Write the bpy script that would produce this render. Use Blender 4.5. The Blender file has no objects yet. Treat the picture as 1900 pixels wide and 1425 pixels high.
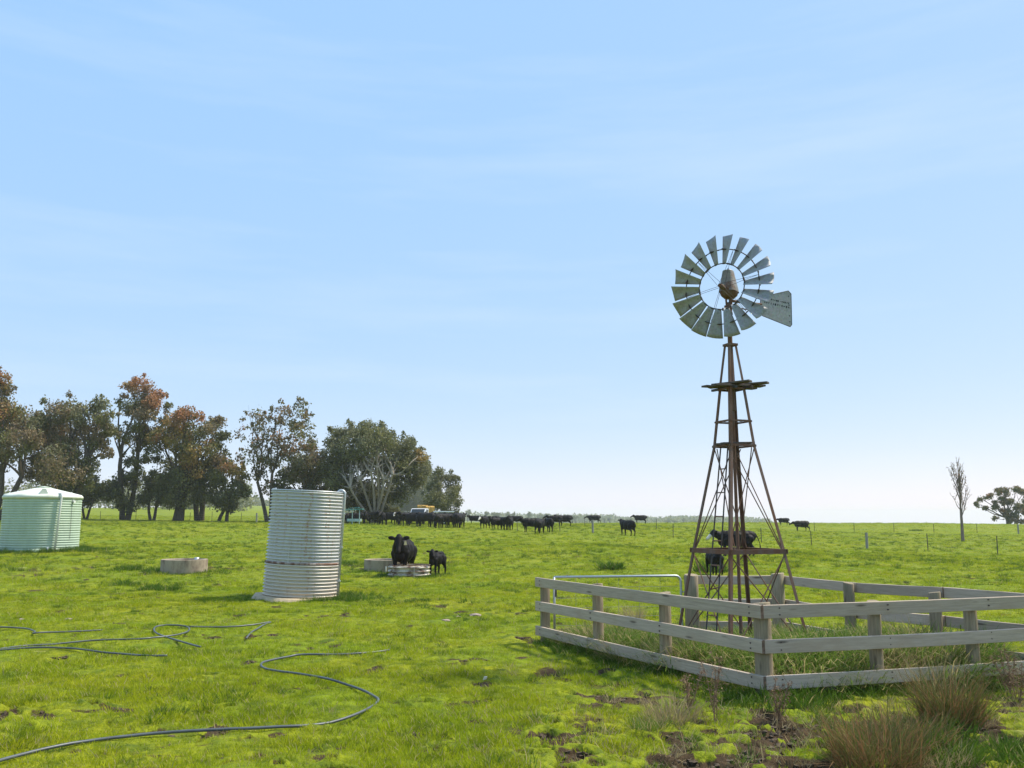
import bpy, bmesh, math, random
import numpy as np
from mathutils import Vector, Matrix, Euler
R = math.radians
SC = bpy.context.scene
COL = SC.collection

# ------------------------------------------------------------------ camera
CAM_H, FPX, PITCH = 2.10, 1650.0, R(8.6)
cam = bpy.data.cameras.new('camera'); cam_o = bpy.data.objects.new('camera', cam); COL.objects.link(cam_o)
cam.sensor_width = 36.0; cam.lens = FPX / 1900.0 * 36.0
cam.clip_start = 0.1; cam.clip_end = 20000
cam_o.location = (0, 0, CAM_H); cam_o.rotation_euler = (R(90) + PITCH, 0, 0)
SC.camera = cam_o

# ------------------------------------------------------------------ sky and sun
SUN_AZ, SUN_EL = R(68), R(56)          # azimuth clockwise from the view direction
w = bpy.data.worlds.new('World'); SC.world = w; w.use_nodes = True
nt = w.node_tree; N = nt.nodes; L = nt.links; N.clear()
out = N.new('ShaderNodeOutputWorld'); bg = N.new('ShaderNodeBackground')
sky = N.new('ShaderNodeTexSky'); sky.sky_type = 'NISHITA'; sky.sun_disc = False
sky.sun_elevation = SUN_EL; sky.sun_rotation = SUN_AZ
sky.altitude = 0; sky.air_density = 0.7; sky.dust_density = 0.3; sky.ozone_density = 4.0
veil = N.new('ShaderNodeVectorMath'); veil.operation = 'MULTIPLY_ADD'          # thin high veil of cirrostratus over the blue
veil.inputs[1].default_value = (.68, .315, .05); veil.inputs[2].default_value = (1.42, 2.85, 5.05)
L.new(sky.outputs[0], veil.inputs[0])
tc = N.new('ShaderNodeTexCoord')
mp = N.new('ShaderNodeMapping'); mp.inputs['Rotation'].default_value = (R(0), R(9), 0); mp.inputs['Scale'].default_value = (1.2, 1.2, 11)
ns = N.new('ShaderNodeTexNoise'); ns.inputs['Scale'].default_value = 1.6; ns.inputs['Detail'].default_value = 7; ns.inputs['Roughness'].default_value = .58
rp = N.new('ShaderNodeValToRGB'); rp.color_ramp.elements[0].position = .50; rp.color_ramp.elements[0].color = (0, 0, 0, 1)
rp.color_ramp.elements[1].position = .8; rp.color_ramp.elements[1].color = (.20, .20, .20, 1)
mx = N.new('ShaderNodeMix'); mx.data_type = 'RGBA'; mx.inputs[7].default_value = (4.9, 5.3, 5.6, 1)
L.new(tc.outputs['Generated'], mp.inputs['Vector']); L.new(mp.outputs[0], ns.inputs['Vector']); L.new(ns.outputs[0], rp.inputs[0])
L.new(rp.outputs[0], mx.inputs[0]); L.new(veil.outputs[0], mx.inputs[6]); L.new(mx.outputs[2], bg.inputs['Color'])
bg.inputs['Strength'].default_value = 0.097
L.new(bg.outputs[0], out.inputs[0])
sd = bpy.data.lights.new('sun', 'SUN'); sd.energy = 3.1; sd.angle = R(6.0); sd.color = (1.0, .92, .78)
so = bpy.data.objects.new('sun', sd); COL.objects.link(so)
sdir = Vector((math.sin(SUN_AZ) * math.cos(SUN_EL), math.cos(SUN_AZ) * math.cos(SUN_EL), math.sin(SUN_EL)))
so.rotation_euler = sdir.to_track_quat('Z', 'Y').to_euler(); so.location = sdir * 60
VS = SC.view_settings
VS.view_transform = 'Standard'; VS.look = 'None'; VS.gamma = 1; VS.exposure = 1.0
VS.use_curve_mapping = False
SC.cycles.volume_bounces = 1

# ------------------------------------------------------------------ numeric helpers
rng = np.random.default_rng(7); random.seed(7)
def _hash(ix, iy, s):
    h = (ix.astype(np.int64) * 374761393 + iy.astype(np.int64) * 668265263 + s * 974711) & 0xffffffff
    h = ((h ^ (h >> 13)) * 1274126177) & 0xffffffff
    return ((h ^ (h >> 16)) & 0xffff) / 65535.0
def noise2(x, y, s=0):
    x = np.asarray(x, float); y = np.asarray(y, float)
    ix = np.floor(x); iy = np.floor(y); fx = x - ix; fy = y - iy
    fx = fx * fx * (3 - 2 * fx); fy = fy * fy * (3 - 2 * fy)
    a = _hash(ix, iy, s); b = _hash(ix + 1, iy, s); c = _hash(ix, iy + 1, s); d = _hash(ix + 1, iy + 1, s)
    return (a * (1 - fx) + b * fx) * (1 - fy) + (c * (1 - fx) + d * fx) * fy
def fbm(x, y, s=0, o=4):
    t = 0; a = .5; n = 0
    for i in range(o):
        t = t + a * noise2(x * 2 ** i + 17.3 * i, y * 2 ** i - 9.1 * i, s + i); n += a; a *= .5
    return t / n
def sstep(a, b, x):
    t = np.clip((x - a) / (b - a), 0, 1); return t * t * (3 - 2 * t)
SP, CP = math.sin(PITCH), math.cos(PITCH)
def slopes(u, v):                       # per metre of forward distance: sideways and upwards
    x = (u - 950) / FPX; y = (712.5 - v) / FPX
    f = CP - y * SP
    return x / f, (SP + y * CP) / f
# terrain control: column, row seen, forward distance
CT = []
for b in (-.8, -.5, -.25, 0, .25, .5, .8):
    for d in (3, 8, 14, 22, 32):
        CT.append((b, d, 0.0))
def ctl(u, v, d):
    sx, sz = slopes(u, v); CT.append((sx, d, CAM_H + d * sz))
for a in [(40, 1023, 49), (750, 1040, 45), (1365, 1033, 48), (1850, 1027, 56), (1722, 1020, 61), (1506, 1012, 68), (1249, 998, 73),
          (1163, 993, 76), (1000, 988, 79), (850, 980, 92), (720, 976, 97), (480, 971, 104), (300, 968, 106), (150, 965, 106), (-60, 962, 106),
          (1486, 985, 112), (1733, 986, 113), (1900, 989, 110), (1100, 971, 136), (1187, 971, 138), (930, 972, 135), (1453, 971, 160), (1700, 971, 165), (1950, 974, 165), (1300, 970, 150),
          (480, 958, 180), (250, 955, 180), (0, 950, 180), (750, 968, 140), (480, 950, 270), (250, 946, 270), (0, 942, 270), (250, 944, 400), (0, 940, 400), (480, 946, 400),
          (720, 966, 270)]:
    ctl(*a)
for u in (950, 1150, 1350, 1550, 1750, 1950):
    sx, sz = slopes(u, 966)
    CT += [(sx, 230, -.1), (sx, 400, -2.5), (sx, 900, -4 - 5 * (u > 1450))]
for u, zz in ((-60, 9), (250, 10), (480, 13), (720, 4)):
    sx, sz = slopes(u, 960); CT += [(sx, 800, zz)]
CT = np.array(CT)
def _feat(b, d): return np.stack([np.asarray(b) * 3.0, np.log(np.asarray(d)) * 1.2], -1)
def _tps(r2): return np.where(r2 > 1e-12, .5 * r2 * np.log(r2 + 1e-12), 0)
_P = _feat(CT[:, 0], CT[:, 1]); _n = len(_P)
_K = _tps(((_P[:, None] - _P[None]) ** 2).sum(-1)) + np.eye(_n) * .002
_Q = np.concatenate([np.ones((_n, 1)), _P], 1)
_A = np.block([[_K, _Q], [_Q.T, np.zeros((3, 3))]])
_W = np.linalg.solve(_A, np.concatenate([CT[:, 2], np.zeros(3)]))
def smooth_z(x, y):
    x = np.atleast_1d(np.asarray(x, float)); y = np.atleast_1d(np.asarray(y, float))
    d = np.hypot(x, y); yy = np.maximum(y, .35 * d + .01)
    b = np.clip(x / yy, -.8, .8); dd = np.clip(yy, 4, 800)
    res = np.empty(len(x))
    for i in range(0, len(x), 40000):
        F = _feat(b[i:i + 40000], dd[i:i + 40000])
        K = _tps(((F[:, None] - _P[None]) ** 2).sum(-1))
        res[i:i + 40000] = K @ _W[:_n] + _W[_n] + F @ _W[_n + 1:]
    near = sstep(20, 40, yy)
    res = res * near * (y > 0)                      # level paddock round the camera
    far = sstep(900, 2200, d)
    fz = 6 - 9 * sstep(-.25, -.05, b) - 16 * sstep(.24, .36, b) + 3 * (noise2(x / 500., y / 700., 5) - .5)
    return res * (1 - far) + far * fz
def relief(x, y):
    d = np.hypot(x, y)
    k = 1 - sstep(60, 160, d)
    return k * (.10 * (fbm(x / 1.9, y / 1.9, 3, 4) - .5) + .11 * (fbm(x / .55, y / .55, 9, 2) - .5) + .03 * (noise2(x / .17, y / .17, 14) - .5) * (1 - sstep(15, 30, d))) + .25 * (fbm(x / 14., y / 14., 21, 2) - .5) * sstep(30, 60, d) * (1 - sstep(300, 600, d))
def gz0(x, y): return smooth_z(x, y) + relief(np.atleast_1d(x), np.atleast_1d(y))
def gz(x, y): return float(gz0(x, y)[0])
_DD = np.geomspace(4, 900, 900)
def at(u, v):                           # where the sight line through (u, v) first meets the ground
    sx, sz = slopes(u, v)
    z = smooth_z(sx * _DD, _DD); h = CAM_H + sz * _DD - z
    i = np.argmax(h < 0) if (h < 0).any() else len(_DD) - 1
    t = h[i - 1] / (h[i - 1] - h[i] + 1e-9) if i > 0 else 0
    d = _DD[i - 1] + (_DD[i] - _DD[i - 1]) * min(max(t, 0), 1)
    x, y = sx * d, d
    return Vector((x, y, gz(x, y)))
def atd(u, v, d):                       # point on the sight line at forward distance d
    sx, sz = slopes(u, v); return Vector((sx * d, d, CAM_H + sz * d))
def ground(u, v, d):                    # ground point in that column at forward distance d
    p = atd(u, v, d); p.z = gz(p.x, p.y); return p

# ------------------------------------------------------------------ materials
def newmat(name):
    m = bpy.data.materials.new(name); m.use_nodes = True
    n = m.node_tree.nodes; p = n['Principled BSDF']
    return m, m.node_tree, n, m.node_tree.links, p
def nnoise(n, l, scale, detail=4, rough=.55, vec=None, stretch=None):
    t = n.new('ShaderNodeTexNoise'); t.inputs['Scale'].default_value = scale; t.inputs['Detail'].default_value = detail; t.inputs['Roughness'].default_value = rough
    if vec is not None:
        if stretch:
            m = n.new('ShaderNodeMapping'); m.inputs['Scale'].default_value = stretch; l.new(vec, m.inputs['Vector']); vec = m.outputs[0]
        l.new(vec, t.inputs['Vector'])
    return t.outputs[0]
def nramp(n, l, src, stops):
    r = n.new('ShaderNodeValToRGB'); e = r.color_ramp.elements
    while len(e) < len(stops): e.new(.5)
    for i, (p, c) in enumerate(stops):
        e[i].position = p; e[i].color = (c, c, c, 1) if not hasattr(c, '__len__') else (*c, 1)
    l.new(src, r.inputs[0]); return r.outputs[0]
def nmix(n, l, fac, a, b, mode='MIX'):
    m = n.new('ShaderNodeMix'); m.data_type = 'RGBA'; m.blend_type = mode
    for i, s in ((0, fac), (6, a), (7, b)):
        if hasattr(s, 'is_output'): l.new(s, m.inputs[i])
        elif i == 0: m.inputs[0].default_value = s
        else: m.inputs[i].default_value = (*s, 1)
    return m.outputs[2]
def nmath(n, l, op, a, b=0.):
    m = n.new('ShaderNodeMath'); m.operation = op
    for i, s in ((0, a), (1, b)):
        if hasattr(s, 'is_output'): l.new(s, m.inputs[i])
        else: m.inputs[i].default_value = s
    return m.outputs[0]
def nattr(n, name, typ='GEOMETRY'):
    a = n.new('ShaderNodeAttribute'); a.attribute_name = name; a.attribute_type = typ; return a
def nbump(n, l, p, src, strength=.4, dist=.02):
    b = n.new('ShaderNodeBump'); b.inputs['Strength'].default_value = strength; b.inputs['Distance'].default_value = dist
    l.new(src, b.inputs['Height']); l.new(b.outputs[0], p.inputs['Normal'])
def ocoord(n): return n.new('ShaderNodeTexCoord').outputs['Object']
def wpos(n): return n.new('ShaderNodeNewGeometry').outputs['Position']

GREEN, DEEP, YELLOW, STRAW = (.285, .368, .011), (.092, .152, .011), (.425, .430, .014), (.430, .360, .170)
def pasture_colour(n, l):               # one colour field in world space for turf and blades
    pos = wpos(n)
    a = nnoise(n, l, .30, 5, .6, pos); b = nnoise(n, l, 2.6, 4, .65, pos); c = nnoise(n, l, .035, 3, .5, pos)
    c1 = nmix(n, l, nramp(n, l, a, [(.38, 0), (.62, 1)]), GREEN, YELLOW)
    c2 = nmix(n, l, nramp(n, l, b, [(.50, 0), (.66, .85)]), c1, DEEP)
    c3 = nmix(n, l, nramp(n, l, c, [(.5, 0), (.75, .35)]), c2, (.31, .36, .04))
    return c3
# ground
MG, t_, n, l, p = newmat('pasture_ground')
pc = pasture_colour(n, l); pos = wpos(n)
fl = nnoise(n, l, 7., 5, .7, pos)
c = nmix(n, l, .36, nmix(n, l, nramp(n, l, fl, [(.3, .85), (.6, .1)]), pc, (.085, .125, .022)), (.05, .075, .012))
fk = nnoise(n, l, 1.4, 3, .6, pos, (1, 1, 1))
c = nmix(n, l, nramp(n, l, fk, [(.66, 0), (.76, .55)]), c, STRAW)
md = nattr(n, 'mud').outputs['Fac']
soil = nmix(n, l, nnoise(n, l, 26, 6, .75, pos), (.016, .011, .007), (.115, .078, .042))
md = nmath(n, l, 'ADD', md, nmath(n, l, 'MULTIPLY', nmath(n, l, 'SUBTRACT', nnoise(n, l, 16, 5, .7, pos), .5), .9))
c = nmix(n, l, nramp(n, l, md, [(.30, 0), (.55, 1)]), c, soil)
l.new(c, p.inputs['Base Color']); p.inputs['Roughness'].default_value = .95; p.inputs['Specular IOR Level'].default_value = .1
nbump(n, l, p, nnoise(n, l, 9, 6, .7, pos), .9, .06)
# leaf-blade materials
def blade_mat(name, colfn, transl=.45, rough=.6):
    m, t, n, l, p = newmat(name)
    c = colfn(n, l)
    p.inputs['Roughness'].default_value = rough; p.inputs['Specular IOR Level'].default_value = .08
    l.new(c, p.inputs['Base Color'])
    tr = n.new('ShaderNodeBsdfTranslucent'); ms = n.new('ShaderNodeMixShader'); ms.inputs[0].default_value = transl
    l.new(c, tr.inputs['Color']); l.new(p.outputs[0], ms.inputs[1]); l.new(tr.outputs[0], ms.inputs[2])
    o = [x for x in n if x.type == 'OUTPUT_MATERIAL'][0]; l.new(ms.outputs[0], o.inputs[0])
    return m
def _rand(n): return n.new('ShaderNodeObjectInfo').outputs['Random']
def colf_turf(n, l):
    pc = pasture_colour(n, l); r = _rand(n)
    c = nmix(n, l, nramp(n, l, r, [(0, 0), (1, .55)]), pc, (.38, .46, .02))
    r2 = nmath(n, l, 'FRACT', nmath(n, l, 'MULTIPLY', r, 17.3)); c = nmix(n, l, nramp(n, l, r2, [(.55, 0), (.95, .6)]), c, (.11, .165, .02))
    return nmix(n, l, nramp(n, l, nattr(n, 'dry').outputs['Fac'], [(.5, 0), (.51, 1)]), c, STRAW)
def colf_two(a, b, d=STRAW):
    def f(n, l):
        c = nmix(n, l, _rand(n), a, b)
        c = nmix(n, l, nnoise(n, l, 2.0, 3, .6, wpos(n)), c, a)
        return nmix(n, l, nramp(n, l, nattr(n, 'dry').outputs['Fac'], [(.5, 0), (.51, 1)]), c, d)
    return f
M_TURF = blade_mat('turf_blades', colf_turf)
M_LUSH = blade_mat('lush_blades', colf_two((.060, .125, .015), (.14, .22, .020)))
M_LONG = blade_mat('long_grass', colf_two((.09, .175, .026), (.21, .28, .040)))
M_DRY = blade_mat('dry_grass', colf_two((.30, .24, .12), (.42, .34, .19)), .3)
M_RUSH = blade_mat('rush_stems', colf_two((.105, .12, .032), (.175, .165, .055), (.25, .145, .065)), .3)
M_WEED = blade_mat('dead_weed', colf_two((.25, .16, .10), (.34, .24, .15), (.17, .10, .065)), .15)
def simple(name, col, rough=.6, metal=0., var=.25, scale=6., bump=0., spec=.4, stretch=None):
    m, t, n, l, p = newmat(name)
    nz = nnoise(n, l, scale, 5, .6, ocoord(n), stretch)
    dk = tuple(x * (1 - var) for x in col); lt = tuple(min(1, x * (1 + var)) for x in col)
    l.new(nmix(n, l, nramp(n, l, nz, [(.3, 0), (.7, 1)]), dk, lt), p.inputs['Base Color'])
    p.inputs['Roughness'].default_value = rough; p.inputs['Metallic'].default_value = metal; p.inputs['Specular IOR Level'].default_value = spec
    if bump: nbump(n, l, p, nz, bump, .01)
    return m
def timber(name, a, b, stain, axis):
    m, t, n, l, p = newmat(name)
    oc = ocoord(n); oi = n.new('ShaderNodeObjectInfo')
    vm = n.new('ShaderNodeVectorMath'); vm.operation = 'ADD'; sc = n.new('ShaderNodeVectorMath'); sc.operation = 'SCALE'
    sc.inputs[0].default_value = (7.1, 5.3, 9.7); l.new(oi.outputs['Random'], sc.inputs['Scale'])
    l.new(oc, vm.inputs[0]); l.new(sc.outputs[0], vm.inputs[1]); v = vm.outputs[0]
    st = (1.2, 22, 22) if axis == 'X' else (22, 22, 1.2)
    g = nnoise(n, l, 2.2, 6, .7, v, st); s2 = nnoise(n, l, 2.0, 4, .6, v, (1.0, 3, 3) if axis == 'X' else (4, 4, 1.2))
    c = nmix(n, l, nramp(n, l, g, [(.3, 0), (.7, 1)]), a, b)
    c = nmix(n, l, nramp(n, l, s2, [(.48, 0), (.72, .75)]), c, stain)
    kn = n.new('ShaderNodeTexVoronoi'); kn.inputs['Scale'].default_value = 1.0
    mp_ = n.new('ShaderNodeMapping'); mp_.inputs['Scale'].default_value = (1.3, 7, 7) if axis == 'X' else (7, 7, 1.3); l.new(v, mp_.inputs[0]); l.new(mp_.outputs[0], kn.inputs['Vector'])
    c = nmix(n, l, nramp(n, l, kn.outputs['Distance'], [(.06, .8), (.14, 0)]), c, (.10, .075, .055))
    tone = nmath(n, l, 'ADD', .80, nmath(n, l, 'MULTIPLY', nmath(n, l, 'FRACT', nmath(n, l, 'MULTIPLY', oi.outputs['Random'], 7.7)), .35))
    hv = n.new('ShaderNodeHueSaturation'); l.new(c, hv.inputs['Color']); l.new(tone, hv.inputs['Value']); c = hv.outputs[0]
    l.new(c, p.inputs['Base Color']); p.inputs['Roughness'].default_value = .85; p.inputs['Specular IOR Level'].default_value = .2
    nbump(n, l, p, g, .7, .008); return m
M_RAIL = timber('weathered_rail', (.40, .325, .255), (.60, .49, .385), (.44, .335, .245), 'X')
M_POST = timber('treated_post', (.20, .155, .10), (.41, .33, .225), (.18, .185, .11), 'Z')
M_PLANK = timber('old_plank', (.07, .058, .05), (.15, .122, .10), (.09, .06, .045), 'X')
M_ENDGRAIN = simple('end_grain', (.16, .11, .08), .9, 0, .4, 30, .4, .1)
def rusty_steel(name, base, rustc, amount=.5, metal=.6, scale=5., rough=.55, streak=(1, 1, .25), spangle=0.):
    m, t, n, l, p = newmat(name)
    oc = ocoord(n)
    nz = nnoise(n, l, scale, 6, .7, oc, streak); fine = nnoise(n, l, scale * 7, 4, .6, oc)
    rm = nramp(n, l, nz, [(1 - amount - .12, 0), (1 - amount + .08, 1)])
    b = nmix(n, l, fine, tuple(x * .8 for x in base), tuple(min(1, x * 1.15) for x in base))
    if spangle:
        vo = n.new('ShaderNodeTexVoronoi'); vo.inputs['Scale'].default_value = 34; l.new(oc, vo.inputs['Vector'])
        b = nmix(n, l, spangle, b, vo.outputs['Color'], 'OVERLAY')
        hs = n.new('ShaderNodeHueSaturation'); hs.inputs['Saturation'].default_value = .35; l.new(b, hs.inputs['Color']); b = hs.outputs[0]
    rc = nmix(n, l, fine, tuple(x * .55 for x in rustc), rustc)
    l.new(nmix(n, l, rm, b, rc), p.inputs['Base Color'])
    ml = nmath(n, l, 'MULTIPLY', nmath(n, l, 'SUBTRACT', 1., rm), metal); l.new(ml, p.inputs['Metallic'])
    l.new(nramp(n, l, rm, [(0, rough), (1, .9)]), p.inputs['Roughness'])
    return m
M_TOWER = rusty_steel('rusty_tower', (.16, .105, .085), (.20, .095, .055), .5, .15, 7, .7)
M_BLADE = rusty_steel('zinc_blade', (.25, .28, .30), (.17, .14, .11), .16, .12, 6, .55, (1, 1, 1), .25)
M_HOOD = rusty_steel('zinc_hood', (.21, .20, .175), (.20, .09, .05), .42, .15, 5, .55, (1, 1, 1), .2)
M_GEAR = rusty_steel('gear_case', (.16, .115, .075), (.17, .075, .04), .5, .1, 9, .8)
M_PIPE = rusty_steel('galvanised_pipe', (.50, .53, .54), (.3, .2, .13), .12, .6, 3, .45)
M_DARKST = rusty_steel('dark_steel', (.06, .055, .06), (.12, .06, .04), .4, .2, 8, .7)
M_WIRE = simple('fence_wire', (.30, .30, .29), .5, .6, .1)
M_PICKET = rusty_steel('picket_steel', (.05, .05, .05), (.10, .06, .045), .4, .1, 6, .8)
M_GREYPOST = timber('grey_strainer', (.22, .21, .19), (.36, .34, .31), (.2, .19, .16), 'Z')

# ------------------------------------------------------------------ mesh helpers
class MB:
    def __init__(s): s.v = []; s.f = []; s.c = []
    def add(s, vs, fs, col=None):
        k = len(s.v); s.v += [tuple(x) for x in vs]; s.f += [tuple(i + k for i in f) for f in fs]
        if col is not None: s.c += [col] * len(vs)
    def box(s, c, d, rot=None, ch=0.):
        hx, hy, hz = d[0] / 2, d[1] / 2, d[2] / 2; c = Vector(c)
        if ch:
            k = ch; pts = []; prof = [(hy - k, hz), (hy, hz - k), (hy, -hz + k), (hy - k, -hz), (-hy + k, -hz), (-hy, -hz + k), (-hy, hz - k), (-hy + k, hz)]
            for x in (-hx, hx): pts += [Vector((x, a, b)) for a, b in prof]
            fs = [(i, (i + 1) % 8, 8 + (i + 1) % 8, 8 + i) for i in range(8)] + [tuple(range(7, -1, -1)), tuple(range(8, 16))]
        else:
            pts = [Vector((x, y, z)) for x in (-hx, hx) for y in (-hy, hy) for z in (-hz, hz)]
            fs = [(0, 1, 3, 2), (4, 6, 7, 5), (0, 4, 5, 1), (2, 3, 7, 6), (0, 2, 6, 4), (1, 5, 7, 3)]
        if rot is not None: pts = [rot @ q for q in pts]
        s.add([q + c for q in pts], fs); return s
    def tube(s, pts, rad, seg=8, caps=True):
        pts = [Vector(q) for q in pts]; m = len(pts)
        if not hasattr(rad, '__len__'): rad = [rad] * m
        vs = []; prev = None
        for i, q in enumerate(pts):
            t = (pts[min(i + 1, m - 1)] - pts[max(i - 1, 0)])
            t = t.normalized() if t.length > 1e-9 else Vector((0, 0, 1))
            if prev is None: a = t.orthogonal().normalized()
            else:
                a = prev - t * prev.dot(t); a = a.normalized() if a.length > 1e-6 else t.orthogonal().normalized()
            prev = a; b = t.cross(a)
            vs += [q + (a * math.cos(k * 2 * math.pi / seg) + b * math.sin(k * 2 * math.pi / seg)) * rad[i] for k in range(seg)]
        fs = [(i * seg + k, i * seg + (k + 1) % seg, (i + 1) * seg + (k + 1) % seg, (i + 1) * seg + k) for i in range(m - 1) for k in range(seg)]
        if caps: fs += [tuple(range(seg - 1, -1, -1)), tuple(range((m - 1) * seg, m * seg))]
        s.add(vs, fs); return s
    def lathe(s, prof, seg=48, a0=0., a1=2 * math.pi):
        full = abs(a1 - a0 - 2 * math.pi) < 1e-6; k = seg if full else seg + 1
        vs = [(r * math.cos(a0 + (a1 - a0) * j / seg), r * math.sin(a0 + (a1 - a0) * j / seg), z) for r, z in prof for j in range(k)]
        fs = [(i * k + j, i * k + (j + 1) % k, (i + 1) * k + (j + 1) % k, (i + 1) * k + j) for i in range(len(prof) - 1) for j in range(seg)]
        s.add(vs, fs); return s
    def prism(s, poly, y0, y1):        # outline in x-z, pushed along y
        m = len(poly); vs = [(a, y0, b) for a, b in poly] + [(a, y1, b) for a, b in poly]
        s.add(vs, [tuple(range(m)), tuple(range(2 * m - 1, m - 1, -1))] + [(i, m + i, m + (i + 1) % m, (i + 1) % m) for i in range(m)]); return s
    def mesh(s, name, mat, smooth=False):
        me = bpy.data.meshes.new(name); me.from_pydata(s.v, [], s.f); me.validate(); me.update()
        if mat: me.materials.append(mat)
        if s.c and len(s.c) == len(s.v):
            at_ = me.attributes.new('col', 'FLOAT_COLOR', 'POINT'); at_.data.foreach_set('color', np.array([(*c, 1) for c in s.c], np.float32).ravel())
        if smooth: me.polygons.foreach_set('use_smooth', np.ones(len(me.polygons), bool))
        return me
    def build(s, name, mat, parent=None, smooth=False, loc=None, rot=None):
        return mobj(name, s.mesh(name, mat, smooth), parent, loc, rot)
def mobj(name, me, parent=None, loc=None, rot=None):
    o = bpy.data.objects.new(name, me); COL.objects.link(o)
    if parent is not None: o.parent = parent
    if loc is not None: o.location = loc
    if rot is not None: o.rotation_euler = rot
    return o
def tag(o, label=None, cat=None, group=None, kind=None):
    if label: o['label'] = label
    if cat: o['category'] = cat
    if group: o['group'] = group
    if kind: o['kind'] = kind
    return o
def thing(name, loc, label, cat, group=None, rz=0.):
    o = bpy.data.objects.new(name, None); COL.objects.link(o); o.location = loc; o.rotation_euler = (0, 0, rz); o.empty_display_size = .2
    return tag(o, label, cat, group)
def fast_mesh(name, V, F, mat, attrs=None, smooth=False):     # V (n,3), F (m,3 or 4)
    me = bpy.data.meshes.new(name); V = np.asarray(V, np.float32); F = np.asarray(F, np.int32)
    k = F.shape[1]; me.vertices.add(len(V)); me.vertices.foreach_set('co', V.ravel())
    me.loops.add(F.size); me.loops.foreach_set('vertex_index', F.ravel())
    me.polygons.add(len(F)); me.polygons.foreach_set('loop_start', np.arange(0, F.size, k, dtype=np.int32))
    if smooth: me.polygons.foreach_set('use_smooth', np.ones(len(F), bool))
    me.update(calc_edges=True)
    if mat: me.materials.append(mat)
    for nm, a in (attrs or {}).items():
        a = np.asarray(a, np.float32)
        if a.ndim == 1: me.attributes.new(nm, 'FLOAT', 'POINT').data.foreach_set('value', a)
        else: me.attributes.new(nm, 'FLOAT_COLOR', 'POINT').data.foreach_set('color', np.concatenate([a, np.ones((len(a), 1), np.float32)], 1).ravel())
    return me

# ------------------------------------------------------------------ ground
MUD_SPOTS = [(at(u, v), r, k) for u, v, r, k in [(1270, 1390, .9, .75), (1480, 1370, .7, .8), (1600, 1330, .5, .4), (1860, 1300, .8, .9), (1840, 1390, 1.0, 1.0), (1740, 1400, .8, .7), (1160, 1300, .8, .45),
             (1400, 1330, .6, .55), (1540, 1400, .9, .5), (1090, 1380, .9, .45), (1060, 1250, .8, .4), (1900, 1230, 1.0, .6), (430, 1055, 1.6, .7), (650, 1052, 1.8, .7), (270, 1065, 1.2, .5), (80, 1060, 2.0, .4),
             (700, 1390, 1.4, .2), (350, 1390, 1.2, .2)]]
prs = np.random.default_rng(77); PITS = []
while len(PITS) < 300:
    if len(PITS) < 235: u, v = prs.uniform(1000, 2000), prs.uniform(1225, 1470)
    else: u, v = prs.uniform(-100, 1000), prs.uniform(1120, 1440)
    if len(PITS) < 235 and prs.random() > .25 + .45 * (u - 1000) / 900 + .4 * (v - 1225) / 200: continue
    q = at(u, v)
    PITS.append((q.x, q.y, prs.uniform(.045, .15) * (1 if len(PITS) < 235 else .6), prs.uniform(0, 6.28), prs.uniform(1.0, 1.9)))
def pit_field(x, y):                     # 1 inside a hoof pit, and the raised rim round it
    f = np.zeros(len(x)); rim = np.zeros(len(x)); nz = noise2(x / .05, y / .05, 171) * .55 + noise2(x / .11, y / .11, 172) * .5
    for (px, py, r, a, e) in PITS:
        k = np.nonzero((np.abs(x - px) < r * 3.5) & (np.abs(y - py) < r * 3.5))[0]
        if not len(k): continue
        dx, dy = x[k] - px, y[k] - py; c_, s_ = math.cos(a), math.sin(a)
        dd = np.hypot((dx * c_ + dy * s_) / e, -dx * s_ + dy * c_) / r + (nz[k] - .5) * .8
        f[k] = np.maximum(f[k], 1 - sstep(.75, 1.15, dd)); rim[k] = np.maximum(rim[k], np.exp(-((dd - 1.45) / .4) ** 2))
    return f, rim
def mud_mask(x, y):
    x = np.asarray(x, float); y = np.asarray(y, float); d = np.hypot(x, y)
    g = np.zeros_like(x)
    for q, r, k in MUD_SPOTS: g = np.maximum(g, k * np.exp(-((x - q.x) ** 2 + (y - q.y) ** 2) / (r * r * 1.2)))
    nz = fbm(x / .22, y / .22, 31, 3); n2 = fbm(x / 1.5, y / 1.5, 41, 2)
    m = sstep(.58 - .24 * g, .66 - .22 * g, nz + .12 * (n2 - .5)) * np.clip(g * 1.6 + .10, 0, 1)
    m = np.maximum(m, .9 * sstep(.74, .79, fbm(x / .33, y / .33, 131, 2) + .1 * (n2 - .5)))
    return np.maximum(m * (1 - sstep(45, 70, d)), pit_field(x, y)[0])
an = np.concatenate([np.arange(-42, 42, .14), np.arange(42, 318, 4.0)]); an = np.radians(an)
rr = np.concatenate([np.linspace(.4, 5.8, 12), np.geomspace(6, 16, 200), np.geomspace(16.1, 40, 110), np.geomspace(41.5, 3000, 118)])
X = (rr[:, None] * np.sin(an)[None]).ravel(); Y = (rr[:, None] * np.cos(an)[None]).ravel()
mud = mud_mask(X, Y)
Z = gz0(X, Y) - .055 * mud * (1 - .5 * noise2(X / .12, Y / .12, 77)) + .03 * mud * (noise2(X / .09, Y / .09, 78) - .3)
pf, prim = pit_field(X, Y); Z = Z - .05 * pf + .035 * prim
ka = len(an); ii, jj = np.meshgrid(np.arange(len(rr) - 1), np.arange(ka), indexing='ij'); ii = ii.ravel(); jj = jj.ravel(); j2 = (jj + 1) % ka
F = np.stack([ii * ka + jj, (ii + 1) * ka + jj, (ii + 1) * ka + j2, ii * ka + j2], 1)[:, ::-1]
V = np.stack([X, Y, Z], 1)
V = np.concatenate([V, [[0, 0, 0]]]); mud = np.append(mud, 0)
me = fast_mesh('ground', V, F, MG, {'mud': mud}, True)
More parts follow.
